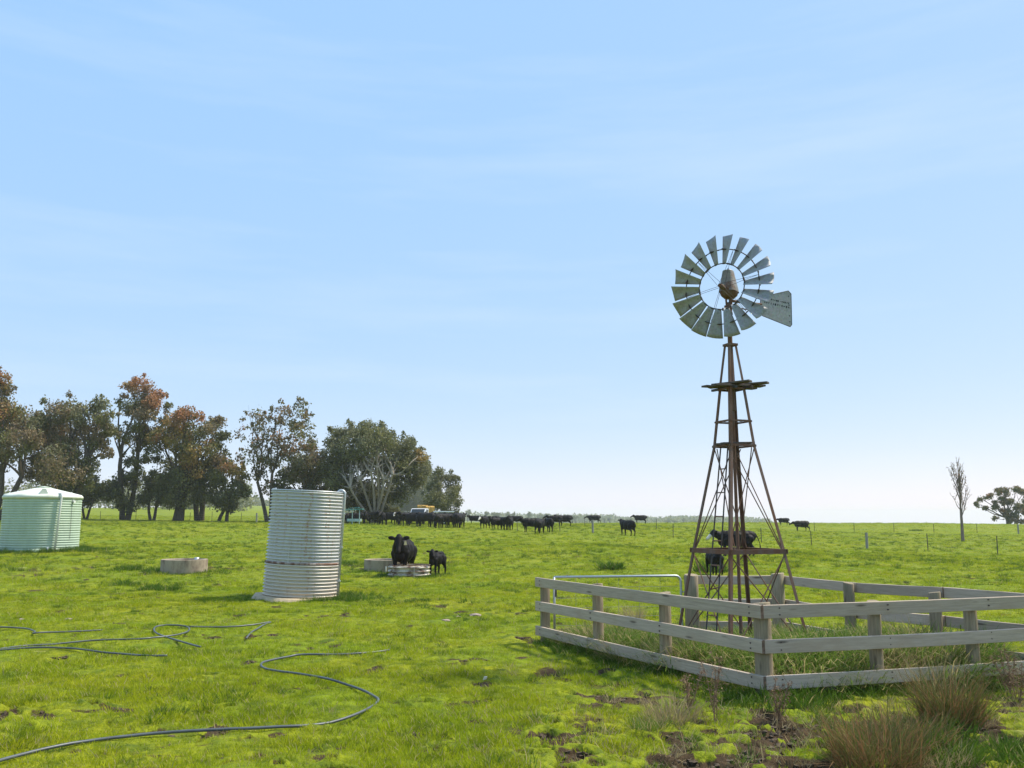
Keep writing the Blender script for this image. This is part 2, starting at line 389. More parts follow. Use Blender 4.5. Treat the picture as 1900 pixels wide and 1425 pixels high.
go = tag(mobj('ground', me), 'green grazed pasture with muddy pugged patches and a low rise', None, None, 'structure')

# ------------------------------------------------------------------ timber enclosure round the windmill
def g0(u, v): q = at(u, v); return q
PN = g0(1420, 1296); PL = g0(1012, 1193)
def on(u, d): q = atd(u, 1150, d); return Vector((q.x, q.y, gz(q.x, q.y)))
PB = on(1285, 16.1); PC = on(1446, 15.9); PR = on(1950, 12.1)
P1575 = on(1578, 14.35); P1730 = on(1737, 13.0)
yard = thing('timber_fence', (PN.x, PN.y, PN.z), 'weathered grey post and rail timber fence around the windmill', 'fence')
YO = yard.location
def post(q, h, r, rz=0, square=False, lean=(0, 0)):
    mb = MB(); seg = 18; ring = []
    zs = [-.4, 0, .25, .5, .75, h - .012, h]
    ph = random.random() * 9
    vs = []
    for z in zs:
        for k in range(seg):
            a = 2 * math.pi * k / seg
            rad = r * (1 + .035 * math.sin(3 * a + ph) + .02 * math.sin(5 * a + ph + z * 3)) * (1 - .03 * z) * (.93 if z == h else 1)
            vs.append((rad * math.cos(a) + lean[0] * z, rad * math.sin(a) + lean[1] * z, z + (.012 * math.cos(a + ph) if z >= h - .02 else 0)))
    fs = [(i * seg + k, i * seg + (k + 1) % seg, (i + 1) * seg + (k + 1) % seg, (i + 1) * seg + k) for i in range(len(zs) - 1) for k in range(seg)] + [tuple(range((len(zs) - 1) * seg, len(zs) * seg))]
    mb.add(vs, fs)
    o = mb.build('post', M_POST, yard, False, q - YO); o.data.polygons.foreach_set('use_smooth', [True] * (len(fs) - 1) + [False]); return o
M_BOLT = M_DARKST
bolt_me = MB().tube([(0, -.009, 0), (0, .009, 0)], .0085, 8).mesh('bolt', M_BOLT)
def rail(a, b, zc, off, hgt=.15, th=.045, ext=(0, 0), marks=()):
    a = Vector(a); b = Vector(b); dv = (b - a); dv.z = 0; ln = dv.length; t = dv / ln; nrm = Vector((t.y, -t.x, 0)) * off
    a2 = a + nrm - t * ext[0]; b2 = b + nrm + t * ext[1]; ln = (b2 - a2).length
    za = a.z + zc[0]; zb = b.z + zc[1]; a2.z = za; b2.z = zb
    d = b2 - a2; ln = d.length; m = 9; vs = []
    prof = [(th / 2 - .004, hgt / 2), (th / 2, hgt / 2 - .005), (th / 2, -hgt / 2 + .005), (th / 2 - .004, -hgt / 2), (-th / 2 + .004, -hgt / 2), (-th / 2, -hgt / 2 + .005), (-th / 2, hgt / 2 - .005), (-th / 2 + .004, hgt / 2)]
    b0 = random.uniform(-.014, .014); c0 = random.uniform(-.016, .006)
    for i in range(m):
        s = i / (m - 1); bow = math.sin(math.pi * s)
        for (y, z) in prof: vs.append(((s - .5) * ln, y + b0 * bow, z + c0 * bow + random.uniform(-.0015, .0015)))
    fs = [(i * 8 + k, i * 8 + (k + 1) % 8, (i + 1) * 8 + (k + 1) % 8, (i + 1) * 8 + k) for i in range(m - 1) for k in range(8)] + [tuple(range(7, -1, -1)), tuple(range((m - 1) * 8, m * 8))]
    mb = MB(); mb.add(vs, fs)
    o = mb.build('rail', M_RAIL, yard, False, (a2 + b2) / 2 - YO, (0, -math.asin((zb - za) / ln), math.atan2(d.y, d.x)))
    o.data.materials.append(M_ENDGRAIN)
    for pi in (-1, -2): o.data.polygons[pi].material_index = 1
    sg = -1 if off > 0 else 1
    for s in marks:
        for dz in (.035, -.035):
            bo = mobj('bolt', bolt_me, o, ((s - .5) * ln, sg * th / 2, dz + random.uniform(-.01, .01)))
    return o
H3 = (.985, .585, .175)
def lerp(a, b, t): return a + (b - a) * t
posts_left = [lerp(PL, PN, t) for t in (0, .315, .64)]
for i, q in enumerate(posts_left):
    q = q.copy(); q.z = gz(q.x, q.y); post(q, 1.07 if i else 1.05, .085)
post(PN, 1.075, .105)
for t in (.365, .70):
    q = lerp(PN, PR, t); q.z = gz(q.x, q.y); post(q, 1.08, .082)
post(PR, 1.08, .10)
post(PB, 1.10, .125); post(PC, 1.13, .115); post(P1575, 1.08, .085); post(P1730, 1.02, .085)
OFF = .118
for h in H3:        # rails on the outer side of the posts
    rail(PL, PN, (h + .035, h), OFF, .155, .045, (.1, .135), (.03, .32, .64, .965))
    rail(PN, PR, (h - .004, h + .06), OFF, .155, .045, (.092, .5), (.05, .36, .67))
for h in H3[:2] + (H3[2] + .02,):
    rail(PC, PB, (h + .03, h + .02), OFF + .02, .15, .045, (.1, .12), (.05, .95))
    rail(P1575, PC, (h + .02, h + .03), OFF, .15, .045, (0.06, .17), (.03, .95))
    rail(P1730, P1575, (h + .03, h + .02), OFF, .15, .045, (0.06, -.065), (.03, .97))
    rail(PR, P1730, (h + .02, h + .03), OFF, .15, .045, (0.3, -.065), (.03, .97))

# steel gate between the left corner and the gate post
gate = thing('farm_gate', PL + Vector((.16, .06, .12)), 'galvanised pipe farm gate with thin wire mesh closing the yard', 'gate')
gv = (PB - Vector((.19, 0, 0))) - (PL + Vector((.16, .06, 0))); gl = math.hypot(gv.x, gv.y); gate.rotation_euler = (0, 0, math.atan2(gv.y, gv.x))
gh = .98; rc = .10
frame_pts = [(0, 0, gh)]
frame_pts += [(gl - rc, 0, gh)] + [(gl - rc + rc * math.sin(a), 0, gh - rc + rc * math.cos(a)) for a in np.linspace(.25, math.pi / 2, 6)]
frame_pts += [(gl, 0, rc)] + [(gl - rc + rc * math.cos(a), 0, rc - rc * math.sin(a)) for a in np.linspace(.25, math.pi / 2, 6)] + [(0, 0, 0)]
MB().tube(frame_pts, .021, 10).build('pipe_frame', M_PIPE, gate, True)
MB().tube([(0, 0, 0), (0, 0, gh)], .021, 10).build('hinge_stile', M_PIPE, gate, True)
for z in (.16, .30, .46, .62, .80):
    MB().tube([(0, 0, z), (gl, 0, z)], .0028, 5).build('wire', M_WIRE, gate)
for k in range(1, 6):
    MB().tube([(gl * k / 6, 0, 0), (gl * k / 6, 0, gh)], .0025, 5).build('wire', M_WIRE, gate)
MB().tube([(-.08, .0, .80), (0, 0, .80)], .012, 6).build('hinge', M_DARKST, gate); MB().tube([(gl, 0, .70), (gl + .09, 0, .70)], .012, 6).build('latch', M_PIPE, gate)
MB().box((.02, -.035, .72), (.03, .02, .14)).build('latch_chain', M_DARKST, gate)

# ------------------------------------------------------------------ windmill
WD = 13.8
wc = on(1374, WD); vd = Vector((wc.x, wc.y, 0)).normalized(); VA = math.atan2(wc.x, wc.y)   # bearing of the mill, clockwise
mill = thing('windmill', wc, 'rusty steel lattice windmill with eighteen galvanised blades and tail vane', 'windmill')
LV = [(-.25, 1.12), (0, 1.055), (1.63, .70), (3.23, .325), (4.17, .20), (4.83, .10)]
ROT = -VA - R(9)
ldir = {k: Vector((math.cos(a + ROT), math.sin(a + ROT), 0)) for k, a in (('right', 0), ('back', R(90)), ('left', R(180)), ('front', R(270)))}
def hd(z):
    for (z0, r0), (z1, r1) in zip(LV, LV[1:]):
        if z <= z1: return r0 + (r1 - r0) * (z - z0) / (z1 - z0)
    return LV[-1][1]
def lp(k, z): return ldir[k] * hd(z) + Vector((0, 0, z))
order = ['right', 'back', 'left', 'front']
def angle_bar(a, b, w_, inward, name='leg'):
    a = Vector(a); b = Vector(b); t = (b - a).normalized()
    m = Vector(inward); m = (m - t * m.dot(t)).normalized(); s = t.cross(m)
    e1 = (m + s).normalized(); e2 = (m - s).normalized(); th = .007
    poly = [Vector((0, 0, 0)), e1 * w_, e1 * w_ + e2 * th, e1 * th + e2 * th, e2 * w_ + e1 * th, e2 * w_]
    return [a + q for q in poly], [b + q for q in poly]
for k in order:
    mb = MB(); zs = [z for z, _ in LV]
    for z0, z1 in zip(zs, zs[1:]):
        w0 = .048 if z1 < 4.5 else .038
        A, B = angle_bar(lp(k, z0), lp(k, z1), w0, -ldir[k])
        mb.add(A + B, [(i, (i + 1) % 6, 6 + (i + 1) % 6, 6 + i) for i in range(6)] + [tuple(range(5, -1, -1)), tuple(range(6, 12))])
    mb.build('leg', M_TOWER, mill)
def rod(a, b, r, name, mat=M_TOWER, seg=6, par=None): return MB().tube([a, b], r, seg).build(name, mat, par or mill)
for z, hgt in ((1.63, .062), (3.23, .03), (3.61, .025), (4.12, .03)):
    for i in range(4):
        a = lp(order[i], z); b = lp(order[(i + 1) % 4], z); d = b - a; mid = (a + b) / 2; outw = Vector((mid.x, mid.y, 0)).normalized()
        rt = Matrix.Rotation(math.atan2(d.y, d.x), 4, 'Z')
        mb = MB(); e = .07 if z < 2 else .01
        mb.box(mid + outw * .012, (d.length + e, .006, hgt), rt); mb.box(mid + outw * (.012 - .02) + Vector((0, 0, hgt / 2 + .004)), (d.length + e, .04 if z < 2 else .018, .006), rt)
        mb.build('girt', M_TOWER, mill)
for i in range(4):          # cross braces on every face
    a, b = order[i], order[(i + 1) % 4]
    ins = -(ldir[a] + ldir[b]) * .01
    for z0, z1 in ((.12, 1.60), (1.66, 3.20)):
        for (p0, p1, q0, q1) in ((a, z0, b, z1), (b, z0, a, z1)):
            MB().tube([lp(p0, p1) + ins, lp(q0, q1) + ins], .0095 if z0 < 1 else .008, 6).build('brace', M_TOWER, mill)
            ins = ins * 1.8
# ladder on the left-front face
ins = (ldir['left'] * .5 + ldir['front'] * .5)
lad = bpy.data.objects.new('ladder', None); COL.objects.link(lad); lad.parent = mill
def ladp(s, z): return lp('left', z) * (1 - s) + lp('front', z) * s
def lad_pt(e, z):
    base = ladp(.62, z) * .94; tdir = (ldir['front'] - ldir['left']).normalized(); base.z = z
    return base + tdir * (.135 * e * (1 - .1 * z))
for e in (-1, 1): MB().tube([lad_pt(e, 0), lad_pt(e, 1.6), lad_pt(e, 3.2)], .011, 6).build('ladder_rail', M_DARKST, lad)
for z in np.arange(.35, 3.2, .36):
    MB().tube([lad_pt(-1, z), lad_pt(1, z + (.05 if .8 < z < 1.2 else 0))], .0095, 6).build('rung', M_TOWER, lad)
# pipes up the middle
rod((0, 0, -.2), (0, 0, 4.0), .026, 'riser_pipe', seg=10); rod((.03, .05, -.2), (.0, .02, 5.3), .014, 'pump_rod', M_DARKST)
rod((0, 0, 3.85), (0, 0, 5.5), .037, 'mast_pipe', seg=12)
MB().box((0, 0, 4.83), (.17, .17, .035), Matrix.Rotation(ROT + R(45), 4, 'Z')).build('mast_collar', M_TOWER, mill)
MB().box((0, 0, 3.84), (.09, .09, .10)).build('pipe_coupling', M_TOWER, mill)
# work platform
pz = 4.17
for a, off, ln, wd, dz in ((R(24), -.10, .95, .15, 0), (R(24), .12, .98, .14, .002), (R(-38), -.12, .62, .13, .034), (R(-32), .16, .95, .13, .036)):
    t = Vector((math.cos(a), math.sin(a), 0)); nn = Vector((-t.y, t.x, 0))
    q = nn * off + t * .05
    MB().box((0, 0, 0), (ln, wd, .028), None, .004).build('platform_plank', M_PLANK, mill, False, q + Vector((0, 0, pz + dz)), (R(random.uniform(-3, 3)), R(random.uniform(-2.5, 2.5)), a))
for s in (-1, 1): MB().box((s * .12, 0, pz - .035), (.04, .55, .035), Matrix.Rotation(R(30), 4, 'Z')).build('platform_bearer', M_DARKST, mill)
MB().box((0, 0, 0), (.62, .09, .03), None, .004).build('step_plank', M_PLANK, mill, False, (.03, -.12, 3.27), (0, R(-3), R(28)))
MB().box((0, 0, 0), (.42, .09, .03), None, .004).build('step_plank', M_PLANK, mill, False, (-.16, .1, 3.25), (0, R(2), R(60)))
# head: gearbox, hood, wheel, tail
HZ = 5.72
head = bpy.data.objects.new('mill_head', None); COL.objects.link(head); head.parent = mill; head.location = (0, 0, HZ)
AX = VA + R(20)                                                   # the shaft points away from the viewer to the right
head.rotation_euler = (0, 0, -AX)                                 # local +Y runs back along the shaft, -Y is the wheel side
mb = MB(); mb.lathe([(0, -.13), (.08, -.125), (.125, -.08), (.14, -.02), (.13, .03), (.09, .05), (0, .055)], 22)
mb.v = [(x, y * 1.35 + .03, z) for x, y, z in mb.v]; mb.build('gearbox', M_GEAR, head, True)
mb = MB(); seg = 20; prof = []
for z, rx, ry in ((-.03, .140, .175), (.03, .132, .160), (.16, .107, .125), (.315, .080, .092), (.328, .070, .083)):
    for k in range(seg):
        a = 2 * math.pi * k / seg; ca, sa = math.cos(a), math.sin(a); sq = lambda q: math.copysign(abs(q) ** .62, q)
        prof.append((rx * sq(ca), ry * sq(sa) + .03, z))
mb.add(prof, [(i * seg + k, i * seg + (k + 1) % seg, (i + 1) * seg + (k + 1) % seg, (i + 1) * seg + k) for i in range(4) for k in range(seg)] + [tuple(range(4 * seg, 5 * seg))])
mb.build('gear_hood', M_HOOD, head, False)
MB().tube([(0, .03, .338), (0, .03, .365)], .012, 6).build('hood_bolt', M_DARKST, head)
mb = MB(); mb.tube([(-.035, -.02, -.13), (-.03, 0, -.34)], .016, 8); mb.tube([(.045, 0, -.12), (.03, 0, -.36)], .022, 8); mb.tube([(-.05, -.05, -.27), (.05, .05, -.27)], .02, 8)
mb.tube([(-.09, -.05, -.31), (-.04, -.02, -.31)], .026, 8); mb.build('yoke', M_TOWER, head)
MB().lathe([(0.02, -.42), (.06, -.40), (.055, -.36), (.035, -.30), (.033, -.2)], 14).build('swivel', M_DARKST, head, True)
WY = -.30                                                          # plane of the wheel in front of the gearbox
MB().tube([(0, -.05, 0), (0, WY - .06, 0)], .024, 10).build('shaft', M_TOWER, head)
MB().tube([(0, WY - .07, 0), (0, WY + .06, 0)], [.030, .040], 14).build('hub', M_GEAR, head)
wheel = bpy.data.objects.new('wheel', None); COL.objects.link(wheel); wheel.parent = mill; hm = Matrix.Translation((0, 0, HZ)) @ Matrix.Rotation(-AX, 4, 'Z'); wheel.matrix_local = hm @ Matrix.Translation((0, WY, 0))
RO, RI, RM = .815, .355, .60
NB = 18; pitch = R(-32)
mb = MB(); nr, nc = 8, 6; vs = []
for i in range(nr):
    r = RI + (RO - RI) * i / (nr - 1); wd = .088 + (.258 - .088) * (i / (nr - 1))
    for j in range(nc):
        s = j / (nc - 1) - .5
        cx = s * wd; cam_ = .11 * wd * (1 - (2 * s) ** 2)
        x = cx * math.cos(pitch) - cam_ * math.sin(pitch); y = cx * math.sin(pitch) + cam_ * math.cos(pitch)
        vs.append((x, y, r + (.010 * (1 - (2 * s) ** 2) if i == nr - 1 else 0)))
fs = [(i * nc + j, i * nc + j + 1, (i + 1) * nc + j + 1, (i + 1) * nc + j) for i in range(nr - 1) for j in range(nc - 1)]
bme = MB(); bme.add(vs, fs); bmesh_ = bme.mesh('blade', M_BLADE, True)
for k in range(NB):
    o = mobj('blade', bmesh_, wheel, None, (0, R(360 / NB * k + 9.5), 0))
    md_ = o.modifiers.new('sheet', 'SOLIDIFY'); md_.thickness = .0022
def ring_mb(r, rad, y, seg=72):
    mb = MB(); pts = [(r * math.sin(2 * math.pi * k / seg), y, r * math.cos(2 * math.pi * k / seg)) for k in range(seg + 1)]
    return mb.tube(pts, rad, 6)
ring_mb(RM, .0085, .03).build('outer_rim', M_DARKST, wheel, True); ring_mb(RI + .012, .009, .012).build('inner_rim', M_DARKST, wheel, True)
for k in range(6):
    a = R(60 * k + 20)
    for s in (-1, 1):
        rx = Vector((math.sin(a), 0, math.cos(a))); tx = Vector((math.cos(a), 0, -math.sin(a)))
        MB().tube([tx * .03 * s + Vector((0, s * .05, 0)), rx * (RI + .01) + tx * .014 * s + Vector((0, .012, 0)), rx * RM + Vector((0, .03, 0))], .003, 5).build('spoke', M_DARKST, wheel)
    MB().box(Vector((math.sin(a), 0, math.cos(a))) * (RI + .012) + Vector((0, .012, 0)), (.05, .03, .022), Matrix.Rotation(a, 4, 'Y')).build('rim_clamp', M_DARKST, wheel)
for k in range(NB):
    a = R(360 / NB * k + 9.5); q = Vector((math.sin(a), 0, math.cos(a)))
    MB().tube([q * RM + Vector((math.cos(a) * -.07, -.01, math.sin(a) * .07)), q * RM + Vector((math.cos(a) * .07, .062, -math.sin(a) * .07))], .007, 5).build('blade_bracket', M_DARKST, wheel)
tail = bpy.data.objects.new('tail', None); COL.objects.link(tail); tail.parent = mill
tail.matrix_local = hm @ Matrix.Translation((0, 0, -.19)) @ Matrix.Rotation(R(90) - R(30), 4, 'Z')                         # local +X runs out along the tail arm
MB().tube([(0.02, 0, .02), (.55, 0, .03), (.68, 0, .035)], [.024, .02, .016], 8).build('tail_arm', M_TOWER, tail)
MB().tube([(0.02, 0, -.08), (.68, 0, -.09)], .010, 6).build('tail_brace', M_TOWER, tail)
vp = [(.66, .15), (1.26, .325), (1.32, .28), (1.305, -.245), (1.265, -.285), (.69, -.16), (.64, -.11)]
vane = MB().prism(vp, -.0015, .0015).build('vane', M_BLADE, tail)
edge = MB()
for (a, b) in zip(vp, vp[1:] + vp[:1]): edge.tube([(a[0], 0, a[1]), (b[0], 0, b[1])], .006, 5)
edge.build('vane_edge', M_DARKST, tail)
M_INK = simple('faded_black_paint', (.02, .025, .03), .8, 0, .3)
lr = random.Random(3)
for row, (zb, dz, n_, hh) in enumerate(((.145, -.035, 15, .028), (.075, -.035, 12, .040))):
    mbk = MB()
    for k in range(n_):
        s = k / (n_ - 1); xx = .74 + .51 * s + lr.uniform(-.006, .006); hgt = hh * lr.uniform(.45, 1.0) * (1 if (row and k > 3) or lr.random() > .2 else .4)
        mbk.box((xx, 0, zb + dz * s), (lr.uniform(.008, .028), .0055, hgt)); mbk.box((xx + .008, 0, zb + dz * s + hgt * .3), (.018, .0052, .007))
    mbk.build('lettering', M_INK, tail)
for z in (.23, .08, -.10, -.2): MB().tube([(1.26, -.008, z), (1.26, .008, z)], .010, 6).build('rivet', M_DARKST, tail)

# ------------------------------------------------------------------ tanks
def corr_profile(r, z0, z1, pitch_, amp, per=8):
    m = max(2, int((z1 - z0) / pitch_ * per)); return [(r + amp * math.cos((z - z0) / pitch_ * 2 * math.pi), z) for z in np.linspace(z0, z1, m + 1)]
def tank_steel(name, base, streak_rust):
    m, t, n, l, p = newmat(name); oc = ocoord(n)
    ang = n.new('ShaderNodeMapping'); l.new(oc, ang.inputs[0]); ang.inputs['Scale'].default_value = (3.2, 3.2, .22)
    st = n.new('ShaderNodeTexNoise'); st.inputs['Scale'].default_value = 1.9; st.inputs['Detail'].default_value = 6; st.inputs['Roughness'].default_value = .7; l.new(ang.outputs[0], st.inputs['Vector']); st = st.outputs[0]
    sp = nnoise(n, l, 11, 5, .75, oc); big = nnoise(n, l, 1.6, 3, .5, oc)
    c = nmix(n, l, nnoise(n, l, 5, 4, .6, oc, (1, 1, .3)), tuple(x * .8 for x in base), tuple(min(1, x * 1.12) for x in base))
    sx = n.new('ShaderNodeSeparateXYZ'); l.new(oc, sx.inputs[0])
    low = nramp(n, l, nmath(n, l, 'DIVIDE', sx.outputs[2], 2.8), [(.0, .95), (.10, .7), (.33, .5), (.36, .10)])
    c = nmix(n, l, low, c, (.60, .51, .39))
    c = nmix(n, l, nramp(n, l, st, [(.56, 0), (.70, .6)]), c, (.60, .56, .48))
    rm = nmath(n, l, 'MULTIPLY', nramp(n, l, sp, [(.48, 0), (.62, .95)]), nramp(n, l, st, [(.52, 0), (.64, 1)]))
    rm2 = nmath(n, l, 'MAXIMUM', nmath(n, l, 'MULTIPLY', rm, streak_rust), nramp(n, l, sp, [(.72, 0), (.76, .8)]))
    c = nmix(n, l, rm2, c, (.34, .15, .055))
    l.new(c, p.inputs['Base Color']); p.inputs['Metallic'].default_value = .10
    l.new(nramp(n, l, rm2, [(0, .42), (1, .85)]), p.inputs['Roughness']); return m
M_GTANK = tank_steel('galvanised_corrugated', (.54, .55, .55), 1.0)
M_CREAM = simple('pale_slab', (.50, .39, .25), .9, 0, .25, 4, .4)
q = at(553, 1113); TD = q.y + .95; q = on(556, TD); q.z = gz(q.x, q.y)
tk = thing('water_tank', q, 'tall rusty galvanised corrugated water tank leaning slightly beside a standpipe', 'tank'); tk.rotation_euler = (0, R(2.4), 0)
TS = (q.y) / 1650. / CP
TR, TH = 64.5 * TS, 2.86
MB().lathe(corr_profile(TR * 1.012, .02, .93, .088, .030), 96).build('lower_shell', M_GTANK, tk, True)
MB().lathe(corr_profile(TR, .97, TH, .088, .030), 96).build('upper_shell', M_GTANK, tk, True)
M_RUSTBAND = rusty_steel('rusty_band', (.45, .40, .36), (.20, .09, .05), .55, .2, 7, .7)
MB().lathe([(TR * 1.01, .925), (TR * 1.034, .935), (TR * 1.034, .965), (TR * 1.02, .985), (TR * .99, .99)], 96).build('joint_band', M_RUSTBAND, tk, True)
MB().lathe([(TR * .985, TH - .01), (TR * 1.012, TH - .01), (TR * 1.014, TH + .025), (TR * .985, TH + .028)], 96).build('top_rim', M_PIPE, tk, True)
MB().lathe([(TR * .99, TH), (.0, TH - .06)], 48).build('tank_lid', M_GTANK, tk, True)
sm = MB(); a = R(-100)
sm.box((TR * 1.016 * math.cos(a), TR * 1.016 * math.sin(a), 1.20), (.03, .006, .46), Matrix.Rotation(a + R(90), 4, 'Z')); sm.build('sheet_seam', M_GTANK, tk)
pa = R(-5); px_, py_ = (TR + .055) * math.cos(pa), (TR + .055) * math.sin(pa)
mb = MB(); arch = [(px_, py_, -.1), (px_, py_, TH - .02)] + [(px_ - .10 + .10 * math.cos(t), py_, TH - .02 + .10 * math.sin(t)) for t in np.linspace(.3, math.pi, 8)] + [(px_ - .20, py_, TH - .1)]
mb.tube(arch, .034, 12); mb.build('standpipe', M_PIPE, tk, True)
for z in (.5, 1.4, 2.3): MB().box((px_ - .02, py_, z), (.12, .09, .035)).build('pipe_bracket', M_PIPE, tk)
mb = MB(); mb.tube([(-TR - .02, -.02, TH + .03), (-TR + .10, -.02, TH + .06)], .022, 6); mb.build('rim_lug', M_PIPE, tk)
slab = MB(); sv = []
for k in range(40):
    a = 2 * math.pi * k / 40; r = TR * 1.15 + .05 * math.sin(3 * a + 1) + .03 * math.sin(7 * a) + (.16 if math.cos(a + R(125)) > .4 else 0)
    sv += [(r * math.cos(a), r * math.sin(a), .075), ((r + .10) * math.cos(a), (r + .10) * math.sin(a), -.06)]
slab.add(sv + [(0, 0, .08)], [(2 * k, 2 * k + 1, (2 * k + 3) % 80, (2 * k + 2) % 80) for k in range(40)] + [(80, 2 * k, (2 * k + 2) % 80) for k in range(40)])
slab.build('base_slab', M_CREAM, tk)

# green tank
GD = 50.5; q = on(63, GD); q.z = gz(q.x, q.y) - .02
GS = GD / 1650. / CP
gtk = thing('water_tank', q, 'pale green ribbed water tank with conical roof and white downpipe', 'tank')
GR = 1.98; GH = 2.86
def painted(name, col, dirt=.2):
    m, t, n, l, p = newmat(name); oc = ocoord(n)
    c = nmix(n, l, nramp(n, l, nnoise(n, l, 2.4, 6, .65, oc, (1, 1, .35)), [(.45, 0), (.8, dirt)]), col, tuple(x * .55 for x in col))
    l.new(c, p.inputs['Base Color']); p.inputs['Roughness'].default_value = .5; p.inputs['Specular IOR Level'].default_value = .35; return m
M_MINT = painted('mint_poly', (.40, .50, .38), .45); M_MINTROOF = painted('mint_roof', (.66, .68, .58), .35); M_WHITEP = painted('white_plastic', (.78, .78, .75), .3)
MB().lathe([(GR + .012, -.15), (GR + .012, .10)] + [(GR - .03 + .042 * abs(math.sin((z - .11) / .131 * math.pi)) ** .55, z) for z in np.linspace(.11, GH, 23 * 8)], 80).build('wall', M_MINT, gtk, True)
rf = MB(); seg = 80; prof = []
rows = [(GR - .01, GH - .05), (GR + .05, GH - .04), (GR + .055, GH + .06), (GR - .02, GH + .13)] + [(GR * s, GH + .13 + (1 - s) * .52) for s in (.85, .6, .35, .16)]
for i, (r, z) in enumerate(rows):
    for k in range(seg):
        a = 2 * math.pi * k / seg; sc_ = abs(math.sin(a * 4 + .4)) ** .7
        rr_ = r; zz = z
        if 3 <= i: zz += .07 * (1 - sc_) * (r / GR)
        if i in (1,): zz -= .06 * (1 - sc_)
        prof.append((rr_ * math.cos(a), rr_ * math.sin(a), zz))
rf.add(prof, [(i * seg + k, i * seg + (k + 1) % seg, (i + 1) * seg + (k + 1) % seg, (i + 1) * seg + k) for i in range(len(rows) - 1) for k in range(seg)] + [tuple(range((len(rows) - 1) * seg, len(rows) * seg))])
rf.build('roof', M_MINTROOF, gtk, True)
MB().lathe([(.24, GH + .5), (.24, GH + .62), (.0, GH + .66)], 16).build('hatch_lid', M_MINTROOF, gtk, False)
MB().lathe([(.36, GH + .56), (.37, GH + .6), (.2, GH + .61)], 16).build('hatch_flange', M_MINT, gtk, False)
fa = math.atan2(-q.y, -q.x)                                           # towards the viewer
def gpt(da, r, z): a = fa + da; return Vector((r * math.cos(a), r * math.sin(a), z))
mb = MB()
A = [gpt(-.14, GR * .95, GH + .1), gpt(.14, GR * .95, GH + .1), gpt(.05, GR * .93, GH + .46), gpt(-.05, GR * .93, GH + .46)]
B = [gpt(-.10, GR * .4, GH + .35), gpt(.10, GR * .4, GH + .35), gpt(.08, GR * .4, GH + .5), gpt(-.08, GR * .4, GH + .5)]
mb.add(A + B, [(0, 1, 2, 3), (7, 6, 5, 4), (0, 4, 5, 1), (1, 5, 6, 2), (2, 6, 7, 3), (3, 7, 4, 0)]); mb.build('inlet_hood', M_MINTROOF, gtk)
mb = MB(); mb.tube([gpt(.43, GR + .14, GH + .20), gpt(.43, GR + .13, GH + .05), gpt(.35, GR + .13, -.12)], .058, 10); mb.build('downpipe', M_WHITEP, gtk, True)
mb = MB(); mb.tube([gpt(.43, GR + .14, GH + .20), gpt(.43, GR - .2, GH + .22)], .055, 10); mb.build('downpipe_elbow', M_WHITEP, gtk, True)
mb = MB(); mb.tube([gpt(.18, GR + .02, .12), gpt(.18, GR + .28, .12)], .04, 8); mb.tube([gpt(.18, GR + .22, .02), gpt(.18, GR + .22, .2)], .03, 8); mb.build('outlet_valve', M_WHITEP, gtk)
mb = MB(); mb.tube([gpt(.84, GR, GH - .22), gpt(.84, GR + .12, GH - .22)], .07, 10); mb.build('overflow', M_WHITEP, gtk)
MB().tube([gpt(.80, GR + .03, GH - .1), gpt(.80, GR + .03, .6)], .008, 5).build('level_line', M_DARKST, gtk)

# ------------------------------------------------------------------ troughs
def concrete(name, a, b, stain):
    m, t, n, l, p = newmat(name); oc = ocoord(n)
    c = nmix(n, l, nnoise(n, l, 3, 6, .7, oc), a, b)
    c = nmix(n, l, nramp(n, l, nnoise(n, l, 1.7, 5, .7, oc, (1.5, 1.5, .8)), [(.48, 0), (.66, .85)]), c, stain)
    l.new(c, p.inputs['Base Color']); p.inputs['Roughness'].default_value = .9; nbump(n, l, p, nnoise(n, l, 20, 5, .7, oc), .4, .01); return m
M_CONC = concrete('stained_concrete', (.26, .21, .15), (.44, .36, .26), (.15, .095, .065))
M_WATER = bpy.data.materials.new('trough_water'); M_WATER.use_nodes = True
pw = M_WATER.node_tree.nodes['Principled BSDF']; pw.inputs['Base Color'].default_value = (.02, .03, .03, 1); pw.inputs['Roughness'].default_value = .08
def trough(u, v, rpx, hgt, label):
    q = at(u, v); s = q.y / 1650. / CP; r = rpx * s; q = q + Vector((q.x, q.y, 0)).normalized() * r; q.z = gz(q.x, q.y)
    t = thing('water_trough', q, label, 'trough', 'round concrete water troughs')
    MB().lathe([(r, -.3), (r, hgt - .015), (r - .015, hgt), (r - .085, hgt), (r - .10, hgt - .02), (r - .11, .1), (0, .1)], 56).build('basin', M_CONC, t, True)
    bo = t.children[0]; em = bo.modifiers.new('edge', 'EDGE_SPLIT'); em.split_angle = R(40)
    MB().lathe([(r - .095, hgt - .10), (0, hgt - .10)], 40).build('water', M_WATER, t)
    fd = Vector((-q.x, -q.y, 0)).normalized(); sd_ = Vector((-fd.y, fd.x, 0))
    MB().tube([sd_ * -.0 + fd * (-r * .75) + sd_ * (r * .42) + Vector((0, 0, hgt - .05)), fd * (-r * .75) + sd_ * (r * .42 + .18) + Vector((0, 0, hgt - .05))], .085, 12).build('float_valve', M_PIPE, t, True)
    return t, r, fd, sd_
trough(341, 1066, 41, .55, 'round stained concrete trough alone in the grass left of the galvanised tank')
t2, r2, fd2, sd2 = trough(716, 1063, 40, .50, 'round concrete trough behind the rusty ring with cow standing over it')
MB().tube([fd2 * (r2 + .03) + sd2 * -.0 + Vector((0, 0, -.1)), fd2 * (r2 + .03) + Vector((0, 0, .26))], .025, 8).build('inlet_pipe', M_WHITEP, t2)
